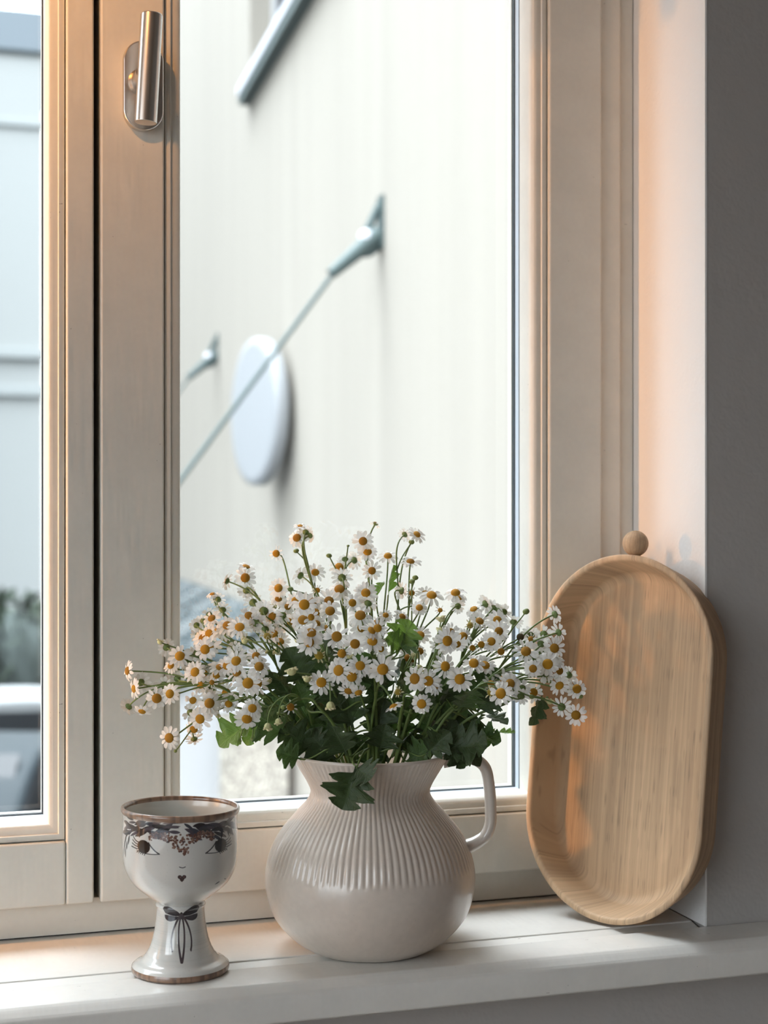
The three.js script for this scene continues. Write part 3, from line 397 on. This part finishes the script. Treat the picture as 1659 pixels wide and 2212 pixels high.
  ['dark petal-less daisy head under a round green bud on a thin straight stem, right side', [[124,277,50,34,-38,18,91,4],[133,275,53,29,-19,18,96,1],[125,289,32,35,38,65,-66,0],[121,266,70,45,-35,43,83,0],[139,277,38,38,39,35,-85,0]], [[127,300,56,31,0]], []],
  ['white petal-backed daisies highest in front of the tray', [[160,296,44,37,89,20,-41,0],[157,281,59,35,87,14,-48,0],[147,279,49,35,48,22,-85,0]], [], []],
  ['dense white daisies with dark centres in front of the tray\'s left rim', [[149,268,68,42,-10,18,98,0],[139,255,76,46,-40,10,91,0],[123,252,81,35,-39,10,92,0],[148,260,43,33,48,11,-87,0],[141,271,57,35,55,32,-77,0],[145,245,57,42,67,33,-67,0],[150,258,61,42,-2,70,72,0],[130,257,64,42,57,51,-65,0]], [[138,257,71,20,0]], []],
  ['daisy spray reaching farthest right across the tray', [[157,247,61,35,22,8,97,0],[171,242,50,35,77,16,-61,0],[153,235,70,39,-64,49,59,0],[172,231,65,41,-17,16,97,0]], [[176,224,64,23,0]], []],
  ['lowest right daisy hanging in front of the tray with dark buds behind', [[167,209,74,42,-42,3,91,0],[159,215,61,37,31,-12,-94,0]], [[148,220,60,29,1]], [[149,226,41,140,196,51,40,2]]],
];
{
  const stemM = std({ color: lin(0.13, 0.19, 0.05), roughness: 0.55 });
  const budM = std({ color: lin(0.17, 0.22, 0.06), roughness: 0.6 });
  const paleBud = std({ color: lin(0.55, 0.55, 0.28), roughness: 0.7 });
  const discBump = tex(256, 256, (u, v) => { const x = u - 0.5, y = v - 0.5, r = Math.hypot(x, y), n = 420; let best = 1; const k0 = Math.round(r * r * n / 0.25); for (let k = Math.max(0, k0 - 40); k < k0 + 40; k++) { const q = 0.5 * Math.sqrt(k / n), a = k * 2.39996; best = Math.min(best, Math.hypot(x - q * Math.cos(a), y - q * Math.sin(a))); } return 1 - Math.min(1, best / 0.016); });
  const discM = [lin(0.56, 0.27, 0.008), lin(0.42, 0.2, 0.008), lin(0.36, 0.26, 0.025), lin(0.07, 0.05, 0.012)].map((color) => std({ color, roughness: 0.8, bumpMap: discBump, bumpScale: 0.0005 }));
  const petalM = [lin(0.86, 0.85, 0.82), lin(0.82, 0.8, 0.75)].map((color) => phys({ color, roughness: 0.85, transmission: 0.38, thickness: 0, side: THREE.DoubleSide }));
  const witherM = phys({ color: lin(0.72, 0.66, 0.42), roughness: 0.9, transmission: 0.25, thickness: 0, side: THREE.DoubleSide });
  const veins = (f) => tex(256, 256, (u, v) => { const s = Math.abs(u - 0.5) * 2, mid = s < 0.05 ? 1 : 0, side = Math.abs(((v * 7 - s * 2.2) % 1 + 1) % 1 - 0.5) < 0.07 ? 0.6 : 0, n = vn(u * 30, v * 30, 30, 30) * 0.3; return f(Math.max(mid, side) + n); }, Array.isArray(f(0)));
  const leafMap = veins((k) => [0.86 + 0.14 * k, 0.86 + 0.1 * k, 0.8 + 0.2 * k]), leafBump = veins((k) => 1 - k);
  const leafM = [lin(0.085, 0.17, 0.04), lin(0.2, 0.36, 0.06), lin(0.05, 0.095, 0.028)].map((color, i) => phys({ color, roughness: 0.6, map: leafMap, bumpMap: leafBump, bumpScale: 0.0004, transmission: i === 1 ? 0.5 : 0.3, thickness: 0, side: THREE.DoubleSide }));
  // petals, 1 long along +x, with a blunt notched tip
  const petal = (arch, cup, tip) => grid(4, 6, (u, v) => {
    const t = v, w = 0.5 * Math.pow(Math.min(1, 0.3 + 1.5 * t), 0.8) * Math.pow(Math.max(0, 1 - Math.pow(t, 5)), 0.45) * (t > 0.99 ? 0.35 : 1), s = u * 2 - 1;
    return [t - tip * (1 - s * s) * Math.pow(t, 6) * 0.3 + (t > 0.9 ? 0.03 * Math.cos(s * 7) : 0), -s * w, arch * Math.sin(t * Math.PI * 0.85) - arch * 0.9 * t * t - cup * (1 - s * s) * w * 0.5];
  });
  const petals = [petal(0.10, 0.12, 0.2), petal(0.16, -0.06, 0.35), petal(0.04, 0.2, 0.1)];
  const curl = grid(3, 8, (u, v) => { const a = v * 3.6, s = u * 2 - 1; return [0.42 * Math.sin(a) + 0.25 * v, s * 0.22 * (1 - 0.4 * v), 0.42 * (1 - Math.cos(a))]; });
  const disc = (h) => { const p = []; for (let i = 0; i <= 10; i++) { const a = i / 10 * Math.PI / 2; p.push(new THREE.Vector2(Math.max(0.0001, Math.cos(a)), h * Math.sin(a))); } const g = new THREE.LatheGeometry(p, 28).rotateX(Math.PI / 2), q = g.attributes.position, uv = g.attributes.uv; for (let i = 0; i < q.count; i++) uv.setXY(i, 0.5 + q.getX(i) * 0.5, 0.5 + q.getY(i) * 0.5); return g; };
  const discs = [disc(0.62), disc(0.8), disc(0.5)];
  const calyx = new THREE.LatheGeometry([[0.12, -0.75], [0.45, -0.6], [0.85, -0.28], [1.02, -0.02], [0.8, 0.02]].map((p) => new THREE.Vector2(...p)), 14).rotateX(Math.PI / 2);
  const budG = (() => { const g = new THREE.SphereGeometry(1, 18, 12), p = g.attributes.position; for (let i = 0; i < p.count; i++) { const y = p.getY(i), a = Math.atan2(p.getZ(i), p.getX(i)), k = 1 + 0.06 * Math.cos(a * 8) * (1 - y * y); p.setXYZ(i, p.getX(i) * k, y * 0.86 - (y > 0.8 ? 0.1 * (y - 0.8) * 5 : 0), p.getZ(i) * k); } g.computeVertexNormals(); return g; })();
  // feverfew leaf, 1 long along +y: lobes pointing forward, each with rounded teeth
  const leaf = (k, droop) => grid(12, 72, (u, v) => {
    const s = u * 2 - 1, t = v, lobe = Math.pow(Math.abs(Math.cos(t * Math.PI * 3.1 + 0.6)), 0.6), tooth = Math.cos(t * Math.PI * 19 + 1);
    let w = t < 0.14 ? 0.03 : (0.34 + 0.66 * lobe) * Math.pow(Math.sin(Math.PI * Math.pow((t - 0.14) / 0.86, 0.8)), 0.62) * (0.95 + 0.05 * tooth) * 0.5;
    if (t > 0.14 && t < 0.2) w *= (t - 0.1) / 0.1; w = Math.max(w, 0.03 * (1 - t));
    const a = Math.abs(s) * w, y = t + 0.26 * a * (1 - t * 0.6), z = 0.42 * a * k + 0.05 * Math.sin(s * 6 + t * 9) * w + 0.03 * Math.cos(t * 20) * Math.abs(s) * w - droop * t * t;
    return [s * w, y, z];
  });
  const leaves = [leaf(1, 0.18), leaf(0.5, 0.3), leaf(1.3, 0.05), leaf(0.8, -0.12)];
  const Z = V3(0, 0, 1), m4 = new THREE.Matrix4(), q4 = new THREE.Quaternion();
  const facing = (geo, p, n, r) => { q4.setFromUnitVectors(Z, n); return geo.clone().applyMatrix4(m4.compose(p, q4, V3(r, r, r))); };
  const bez = (a, b, c, d) => new THREE.CubicBezierCurve3(a, b, c, d);
  SPRAYS.forEach(([label, H, Bs, Ls], si) => {
    const s = group('daisy_spray', JX, SY, JZ); tag(s, label, 'flower', 'white daisies in the ribbed jug');
    const stems = [];
    const heads = H.map((h) => ({ p: V3(h[0], h[1], h[2]).multiplyScalar(0.001), r: h[3] * 1e-4, n: V3(h[4], h[5], h[6]).normalize(), k: h[7] }));
    const buds = Bs.map((b) => ({ p: V3(b[0], b[1], b[2]).multiplyScalar(0.001), r: b[3] * 1e-4, k: b[4] }));
    const C = V3(0, 0, 0); heads.forEach((h) => C.add(h.p)); C.multiplyScalar(1 / heads.length);
    const dir = V3(C.x, 0, C.z), reach = dir.length(); if (reach > 1e-5) dir.multiplyScalar(1 / reach);
    const jit = si * 2.39996, rim = V3(dir.x * Math.min(0.047, 0.4 * reach) + 0.010 * Math.cos(jit), 0.174, dir.z * Math.min(0.047, 0.4 * reach) + 0.010 * Math.sin(jit)), neck = V3(rim.x * 0.55, 0.135, rim.z * 0.55), foot = V3(-rim.x * 0.5 + 0.01 * Math.sin(jit), 0.012, -rim.z * 0.5 + 0.01 * Math.cos(jit));
    const low = Math.max(0, 0.29 - C.y);
    const node = rim.clone().lerp(C, 0.55).add(V3(0, 0.012 + 0.15 * low, 0));
    const main = new THREE.CatmullRomCurve3([foot, neck, rim, rim.clone().lerp(node, 0.5).add(V3(0, 0.008, 0)), node], false, 'centripetal');
    stems.push(taperTube(main, 0.0017, 0.0012, 26, 7));
    const flow = node.clone().sub(rim).normalize();
    const tops = [];
    heads.forEach((h, i) => {
      const back = h.p.clone().addScaledVector(h.n, -0.55 * h.r), L = node.distanceTo(back);
      const cv = bez(node, node.clone().addScaledVector(flow, L * 0.42).add(V3(rr(-1, 1) * 0.004, 0.004, rr(-1, 1) * 0.004)), back.clone().addScaledVector(h.n, -Math.min(0.028, L * 0.38)), back);
      stems.push(taperTube(cv, 0.00085, 0.0007, 16, 6)); tops.push(cv);
      stems.push(facing(calyx, h.p, h.n, h.r * 0.93));
    });
    buds.forEach((b, i) => {
      const cv = tops[i % tops.length], st = cv.getPoint(0.45), up = b.k === 2 ? V3(0, 0.02, 0) : b.p.clone().sub(st).multiplyScalar(0.3).negate();
      const end = b.p.clone().add(b.k === 2 ? V3(0, b.r * 0.8, 0) : V3(0, 0, 0));
      stems.push(taperTube(bez(st, st.clone().lerp(end, 0.4).add(V3(0, b.k === 2 ? 0.016 : 0.006, 0)), end.clone().add(up), end), 0.0007, 0.0006, 12, 6));
    });
    Ls.forEach((l) => {
      const b = V3(l[0], l[1], l[2]).multiplyScalar(0.001), t = V3(l[3], l[4], l[5]).multiplyScalar(0.001), d = t.clone().sub(b), len = d.length(); d.multiplyScalar(1 / len);
      let at = main.getPoint(0.72), bd = at.distanceTo(b); for (let k = 0.55; k <= 1; k += 0.05) { const q = main.getPoint(k), e = q.distanceTo(b); if (e < bd && q.y < b.y + 0.03) { bd = e; at = q; } }
      stems.push(taperTube(bez(at, at.clone().lerp(b, 0.4).add(V3(0, 0.004, 0)), b.clone().addScaledVector(d, -bd * 0.3), b.clone().addScaledVector(d, len * 0.05)), 0.0009, 0.0007, 10, 5));
    });
    mesh('stem', merge(stems), stemM, s);
    heads.forEach((h, i) => {
      const di = h.k === 4 ? 3 : h.k === 3 ? 2 : rnd() < 0.72 ? 0 : 1;
      const hd = mesh('flower_head', discs[h.k === 3 ? 1 : (rnd() * 3) | 0], discM[di], s);
      q4.setFromUnitVectors(Z, h.n); hd.position.copy(h.p); hd.quaternion.copy(q4); hd.rotateZ(rr(0, 6.28)); hd.scale.setScalar(h.r);
      if (h.k === 4) return;
      const thin = h.k === 1, w = h.k === 3, N = thin ? 9 + (rnd() * 3 | 0) : w ? 10 : 12 + (rnd() * 4 | 0), ref = w ? 0.3 : rnd() < 0.25 ? rr(0.25, 0.6) : rr(-0.08, 0.22);
      const len = (w ? 1.3 : thin ? 1.4 : rr(1.62, 1.95)), wid = (w ? 0.42 : thin ? 0.42 : rr(0.78, 0.9));
      for (let k = 0; k < N; k++) {
        if (rnd() < (thin ? 0.12 : 0.035)) continue;
        const a = (k + rr(-0.22, 0.22)) / N * Math.PI * 2, pl = len * rr(0.88, 1.08);
        const p = mesh('petal', w && rnd() < 0.6 ? curl : petals[(rnd() * 3) | 0], w ? witherM : petalM[rnd() < 0.7 ? 0 : 1], hd);
        p.position.set(Math.cos(a) * 0.82, Math.sin(a) * 0.82, rr(-0.03, 0.06)); p.rotation.order = 'ZYX';
        p.rotation.set(rr(-0.25, 0.25), ref + rr(-0.14, 0.16) - (w ? 0.6 : 0), a); p.scale.set(pl, wid * rr(0.85, 1.12), pl);
      }
    });
    buds.forEach((b) => {
      const m = mesh('bud', budG, b.k ? paleBud : budM, s); m.position.copy(b.p); m.scale.set(b.r, b.r * (b.k === 2 ? 1.2 : 1), b.r); m.rotation.set(b.k === 2 ? Math.PI : rr(-0.5, 0.5), rr(0, 6), rr(-0.4, 0.4));
      if (b.k) for (let k = 0; k < 8; k++) { const a = k / 8 * 6.283 + rr(-0.2, 0.2), p = mesh('petal', curl, witherM, m); p.position.set(Math.cos(a) * 0.75, 0.45, Math.sin(a) * 0.75); p.rotation.order = 'YXZ'; p.rotation.set(rr(-0.3, 0.3), -a, rr(-0.2, 0.5)); p.scale.setScalar(rr(0.8, 1.2)); }
    });
    Ls.forEach((l, i) => {
      const b = V3(l[0], l[1], l[2]).multiplyScalar(0.001), t = V3(l[3], l[4], l[5]).multiplyScalar(0.001), y = t.clone().sub(b), len = y.length(); y.normalize();
      const out = V3(b.x + t.x, 0, b.z + t.z).normalize().multiplyScalar(0.5).add(V3(-0.05, 0.45, 0.8)).add(V3(rr(-0.5, 0.5), rr(-0.2, 0.3), rr(-0.3, 0.3)));
      const x = y.clone().cross(out).normalize(), z = x.clone().cross(y).normalize();
      const m = mesh('leaf', leaves[(i + si) % 4], leafM[l[7]], s); m.quaternion.setFromRotationMatrix(new THREE.Matrix4().makeBasis(x, y, z)); m.position.copy(b); m.scale.set(len * l[6] / 50, len / 1.08, len);
    });
  });
}

// ---------------------------------------------------------------- outside: the neighbouring wing, a shed, a wall, the block across the street, cars
{
  const stain = tex(1024, 512, (u, v) => { const s = 0.55 * vn(u * 40, v * 2, 40, 2) + 0.3 * vn(u * 110, v * 5, 110, 5) + 0.15 * vn(u * 400, v * 200, 256, 200); const k = 0.96 + 0.07 * (s - 0.5); return [k, k, k * 0.985]; }, true, [1 / 9, 1 / 9]);
  const pebble = tex(512, 512, (u, v) => { const a = vn(u * 120, v * 120, 120, 120), b = vn(u * 50 + 9, v * 50, 50, 50); const k = 0.7 + 0.4 * (a - 0.5) + 0.25 * (b - 0.5); return [k, k * 0.985, k * 0.95]; }, true, [1.3, 1.3]);
  const leafy = tex(256, 256, (u, v) => { const a = vn(u * 40, v * 40, 40, 40), b = vn(u * 14, v * 14, 14, 14); const k = 0.35 + 0.5 * (a - 0.5) + 0.4 * (b - 0.5); return [k * 0.85, k, k * 0.85]; }, true, [2, 2]);
  const cream = std({ color: lin(0.295, 0.275, 0.246), roughness: 0.92, map: stain }), stone = std({ color: lin(0.52, 0.53, 0.57), roughness: 0.8 }), iron = std({ color: lin(0.06, 0.09, 0.09), roughness: 0.6, metalness: 0.1 });
  const paleWall = std({ color: lin(0.235, 0.25, 0.247), roughness: 0.9 }), slate = phys({ color: lin(0.044, 0.056, 0.06), roughness: 0.85, specularIntensity: 0.25 }), dark = std({ color: lin(0.015, 0.02, 0.025), roughness: 0.45 });
  const white = std({ color: lin(0.45, 0.46, 0.47), roughness: 0.6 }), hedgeM = std({ color: lin(0.36, 0.4, 0.38), roughness: 0.9, map: leafy });
  const GY = -2.76;
  struct(mesh('street_ground', bx(-45, 30, GY - 0.2, GY, -70, 30), std({ color: lin(0.07, 0.075, 0.08), roughness: 0.9 })));
  // cream wing standing at a right angle to the window: local x runs away along its face, local +z into the wall
  const w = group('cream_building', 1.655, 0, 1.4306); w.rotation.y = 86.38 * R; tag(w, 'cream rendered building running away on the right, with a high window and metal fixings', 'building');
  const X0 = 1.9, X1 = 23.5, T = 13, WX0 = 7.4, WX1 = 10.44, WY0 = 4.18, WY1 = 5.9;
  mesh('wall', merge([bx(X0, X1, GY, WY0, 0, 0.35), bx(X0, X1, WY1, T, 0, 0.35), bx(X0, WX0, WY0, WY1, 0, 0.35), bx(WX1, X1, WY0, WY1, 0, 0.35), bx(X0, X1, GY, T, 0.35, 0.6)]), cream, w);
  const wn = mesh('window', merge([bx(WX0, WX0 + 0.07, WY0, WY1, 0.15, 0.21), bx(WX1 - 0.07, WX1, WY0, WY1, 0.15, 0.21), bx(WX0, WX1, WY0, WY0 + 0.07, 0.15, 0.21), bx(WX0, WX1, WY1 - 0.07, WY1, 0.15, 0.21), bx(8.88, 8.96, WY0, WY1, 0.15, 0.21)]), white, w);
  mesh('pane', bx(WX0 + 0.07, WX1 - 0.07, WY0 + 0.07, WY1 - 0.07, 0.176, 0.184), dark, wn);
  mesh('window_sill', merge([bx(WX0 - 0.06, WX1 + 0.05, WY0 - 0.065, WY0 - 0.005, -0.085, 0.14, 0.004)]), stone, w);
  mesh('sill_drip', bx(WX0 - 0.05, WX1 + 0.04, WY0 - 0.125, WY0 - 0.066, -0.075, 0.0), iron, w);
  // two wall brackets with slanting rods
  const fix = (x, label) => {
    const g = group('wall_bracket', 1.655, 0, 1.4306); g.rotation.y = 86.38 * R; tag(g, label, 'bracket', 'rod brackets on the cream building');
    mesh('wall_plate', bx(x - 0.05, x + 0.05, 2.42, 2.66, -0.012, 0.0, 0.003), iron, g);
    const P = (y, o) => V3(x, y, -o);
    mesh('socket', merge([taperTube(new THREE.LineCurve3(P(2.49, 0.012), P(2.30, 0.235)), 0.046, 0.026, 6, 10), tube([P(2.62, 0.012), P(2.52, 0.06), P(2.44, 0.10)], 0.018, 8, 8), tube([P(2.44, 0.012), P(2.40, 0.06), P(2.40, 0.12)], 0.018, 8, 8)]), iron, g);
    mesh('clamp', new THREE.SphereGeometry(0.038, 16, 12).translate(x, 2.47, -0.07), stone, g);
    mesh('rod', tube([P(2.315, 0.215), P(1.0, 1.18)], 0.011, 4, 8), iron, g);
  };
  fix(6.62, 'iron wall bracket nearer the window, its long slanting rod crossing the round sign');
  fix(12.1, 'small far iron wall bracket beyond the round sign, seen beside the window stile');
  { // round white sign box
    const g = group('round_sign', 1.655, 0, 1.4306); g.rotation.y = 86.38 * R; tag(g, 'round white sign box standing off the cream building, crossed by a slanting rod', 'sign');
    const d = new THREE.LatheGeometry([[0.0001, 0.03], [0.40, 0.03], [0.44, 0.018], [0.447, 0], [0.447, -0.05], [0.43, -0.06], [0.0001, -0.06]].map((p) => new THREE.Vector2(...p)), 56);
    d.rotateX(-Math.PI / 2); const m = mesh('sign_box', d, std({ color: lin(0.27, 0.285, 0.30), roughness: 0.5 }), g); m.position.set(9.13, 1.845, -0.17); m.rotation.y = 0.16;
    mesh('sign_arm', merge([bx(9.10, 9.16, 2.0, 2.05, -0.13, 0), bx(9.10, 9.16, 1.64, 1.69, -0.13, 0)]), iron, g);
  }
  { // pebble-dashed garden wall with a blue-grey gate post beside it
    const g = group('garden_wall', 2.0, GY, -7.4); g.rotation.y = -0.31; tag(g, 'rough pebble-dashed garden wall seen low behind the jug', 'wall');
    mesh('wall_body', bx(-0.205, 0.19, 0, 2.84, -0.1, 0.1), std({ map: pebble, color: lin(0.72, 0.7, 0.66), roughness: 0.95 }), g); mesh('coping', bx(-0.215, 0.2, 2.84, 2.9, -0.12, 0.12, 0.01), stone, g);
    const p = group('gate_post', 2.29, GY, -7.05); p.rotation.y = -0.31; tag(p, 'narrow blue-grey post beside the pebble-dashed wall', 'post');
    mesh('post', bx(-0.046, 0.046, 0, 2.6, -0.05, 0.05, 0.008), std({ color: lin(0.36, 0.43, 0.5), roughness: 0.7 }), p); mesh('post_cap', bx(-0.055, 0.055, 2.6, 2.64, -0.06, 0.06, 0.008), stone, p);
  }
  { // low lean-to against the cream wing, its slate roof falling away from the wall
    const g = group('lean_to_shed', 1.655, 0, 1.4306); g.rotation.y = 86.38 * R; tag(g, 'low white lean-to shed with grey slate roof against the cream building, left of the daisies', 'shed');
    const x0 = 9.2, x1 = 17, yt = 0.60, k = 0.6, out = 1.22;
    const sec = new THREE.Shape([[-0.01, GY], [-0.01, yt - 0.03], [-(out - 0.1), yt - 0.03 - k * (out - 0.1)], [-(out - 0.1), GY]].map((p) => new THREE.Vector2(-p[0], p[1])));
    mesh('wall', new THREE.ExtrudeGeometry(sec, { depth: x1 - x0, bevelEnabled: false }).rotateY(Math.PI / 2).translate(x0, 0, 0), white, g);
    const rf = group('roof', x0 - 0.08, yt, -0.012, g), sl = Math.atan(k); rf.rotation.x = -sl;
    const len = out / Math.cos(sl); mesh('roof_deck', bx(0, x1 - x0 + 0.1, -0.025, 0, -len, 0), slate, rf);
    const gs = [bx(0.004, 0.296, 0.0, 0.012, -0.27, 0, 0.003), bx(0.007, 0.292, 0.001, 0.015, -0.275, 0, 0.003)], tones = [slate, ...[[0.054, 0.066, 0.07], [0.03, 0.041, 0.045], [0.085, 0.095, 0.098]].map((c) => phys({ color: lin(...c), roughness: 0.8, specularIntensity: 0.25 }))];
    for (let r = 0; r < 6; r++) for (let c = 0; c < 16; c++) { const m = mesh('slate', gs[(r + c) & 1], tones[(rnd() * 4) | 0], rf); m.position.set(c * 0.3 + (r & 1) * 0.15, 0.002 + 0.002 * rnd(), -r * 0.232 - 0.005); m.rotation.x = 0.03; }
  }
  { // tall building on the other side, out of the picture on the left: it keeps the direct light off the cream wing
    const g = group('street_building', -5.5, GY, -7.5); tag(g, 'tall grey building facing the cream one across the lane, beyond the left picture edge', 'building');
    mesh('wall', bx(-8, 0, 0, 13, -20, 0), paleWall, g); mesh('cornice', bx(-8.2, 0.3, 13, 13.4, -20.2, 0.3, 0.05), stone, g);
    for (let k = 0; k < 4; k++) for (const y of [2, 5.4, 8.8]) { const f = mesh('window', bx(-0.02, 0.05, y, y + 1.9, -3.4 - k * 4.6, -2.1 - k * 4.6, 0.01), white, g); mesh('pane', bx(0.051, 0.06, y + 0.1, y + 1.8, -3.3 - k * 4.6, -2.2 - k * 4.6), dark, f); }
  }
  { // pale block across the street
    const g = group('apartment_block', -1.5, GY, -29.3); tag(g, 'pale blue-grey apartment block across the street, seen through the left pane', 'building');
    mesh('wall', bx(-9, 4.2, 0, 12.95, -8, 0), paleWall, g);
    for (const [y, h, d] of [[11.5, 0.14, 0.08], [6.98, 0.2, 0.14], [6.25, 0.22, 0.12]]) mesh('string_course', bx(-9.05, 4.25, y, y + h, -0.02, d, 0.02), std({ color: lin(0.235, 0.255, 0.255), roughness: 0.9 }), g);
    const rs = new THREE.Shape([[0.02, 12.95], [0.02, 13.0], [-3.8, 15.0], [-8.4, 13.05], [-8.4, 12.95]].map((p) => new THREE.Vector2(...p)));
    const rg = new THREE.ExtrudeGeometry(rs, { depth: 13.9, bevelEnabled: false }).rotateY(-Math.PI / 2).translate(4.6, 0, 0);
    rg.scale(1, 1, 1); mesh('roof', rg, phys({ color: lin(0.042, 0.052, 0.06), roughness: 0.9, specularIntensity: 0.1, side: THREE.DoubleSide }), g);
    mesh('gutter', bx(-9.3, 4.6, 12.92, 13.0, 0.02, 0.1, 0.03), slate, g);
    for (const [x, y] of [[-7, 8.6], [-4.4, 8.6], [-7, 3], [-4.4, 3]]) { const f = mesh('window', bx(x, x + 1.3, y, y + 1.9, -0.01, 0.04, 0.01), white, g); mesh('pane', bx(x + 0.1, x + 1.2, y + 0.1, y + 1.8, 0.0405, 0.05), dark, f); }
  }
  { // shrubs before the block
    for (const [x, y, z, r, label] of [[1.15, -1.3, -24.0, 1.0, 'grey-green round shrub before the pale block, half hidden by the left pane edge'], [1.75, -1.25, -22.6, 1.0, 'larger grey-green shrub right of the round one, beyond the parked cars'], [-0.6, -1.5, -23.4, 1.0, 'dark green shrub at the far left beyond the parked cars']]) {
      const g = group('shrub', x, GY, z); tag(g, label, 'shrub');
      const gs = []; for (let i = 0; i < 420; i++) { const a = rr(0, 6.28), e = Math.asin(rr(-0.9, 1)), q = r * (0.75 + 0.3 * vn(a * 3, e * 4 + 20)); const l = leafCard(rr(0.12, 0.22)); l.rotateX(rr(-1, 1)).rotateY(a).rotateZ(rr(-1, 1)); l.translate(q * Math.cos(e) * Math.cos(a), y - GY + q * 1.2 * Math.sin(e) + 0.1, q * Math.cos(e) * Math.sin(a)); gs.push(l); }
      const fo = mesh('foliage', merge(gs), hedgeM, g); fo.userData.kind = 'stuff';
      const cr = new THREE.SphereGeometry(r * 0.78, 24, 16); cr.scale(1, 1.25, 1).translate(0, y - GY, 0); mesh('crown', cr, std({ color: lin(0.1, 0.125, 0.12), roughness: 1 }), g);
      mesh('trunk', new THREE.CylinderGeometry(0.06, 0.09, Math.max(0.3, y - GY - r * 0.7), 10).translate(0, Math.max(0.3, y - GY - r * 0.7) / 2, 0), slate, g);
    }
  }
  function leafCard(s) { const sh = new THREE.Shape(); sh.moveTo(0, -s); sh.quadraticCurveTo(s * 0.8, 0, 0, s); sh.quadraticCurveTo(-s * 0.8, 0, 0, -s); return new THREE.ShapeGeometry(sh, 3).toNonIndexed(); }
  function car(x, z, turn, h, bodyM, label) {
    const g = group('parked_car', x, GY, z); g.rotation.y = turn; tag(g, label, 'car');
    const side = new THREE.Shape(); side.moveTo(-2.05, 0.3); side.lineTo(-2.1, 0.62); side.quadraticCurveTo(-2.0, 0.86, -1.1, 0.92); side.quadraticCurveTo(-0.6, h - 0.1, -0.2, h - 0.03); side.quadraticCurveTo(0.6, h + 0.03, 1.2, h - 0.06); side.quadraticCurveTo(1.75, 1.1, 2.05, 0.98); side.lineTo(2.12, 0.55); side.lineTo(2.05, 0.3); side.closePath();
    const bg = new THREE.ExtrudeGeometry(side, { depth: 1.5, bevelEnabled: true, bevelThickness: 0.1, bevelSize: 0.06, bevelSegments: 4 }).translate(0, 0, -0.75); mesh('body', bg, bodyM, g);
    const glass = new THREE.Shape(); glass.moveTo(-1.02, 0.96); glass.quadraticCurveTo(-0.6, h - 0.16, -0.2, h - 0.1); glass.lineTo(1.05, h - 0.12); glass.quadraticCurveTo(1.4, 1.12, 1.5, 1.02); glass.closePath();
    mesh('side_windows', new THREE.ExtrudeGeometry(glass, { depth: 1.72, bevelEnabled: false }).translate(0, 0, -0.86), dark, g);
    mesh('windscreen', bx(-0.005, 0.005, -0.36, 0.36, -0.68, 0.68).rotateZ(-0.78).translate(-0.77, 1.24, 0), dark, g);
    for (const [wx, wz] of [[-1.3, 0.76], [-1.3, -0.76], [1.3, 0.76], [1.3, -0.76]]) { const wl = mesh('wheel', new THREE.CylinderGeometry(0.32, 0.32, 0.2, 24).rotateX(Math.PI / 2).translate(wx, 0.32, wz), dark, g); mesh('hub', new THREE.CylinderGeometry(0.17, 0.17, 0.22, 16).rotateX(Math.PI / 2).translate(wx, 0.32, wz), stone, wl); }
    for (const s of [-1, 1]) mesh('headlamp', new THREE.SphereGeometry(0.13, 16, 10).scale(0.5, 0.7, 1.5).translate(-2.07, 0.72, 0.52 * s), white, g);
    mesh('bumper', bx(-2.2, -2.08, 0.34, 0.52, -0.8, 0.8, 0.03), stone, g);
  }
  car(1.0, -20.0, 0.05, 1.5, std({ color: lin(0.3, 0.32, 0.33), roughness: 0.6 }), 'white parked car behind the dark car, before the shrubs');
  car(0.75, -15.6, 1.2, 1.48, std({ color: lin(0.014, 0.026, 0.033), roughness: 0.7 }), 'dark blue-grey parked car nearest, seen low through the left pane');
}
renderer.render(scene, camera);
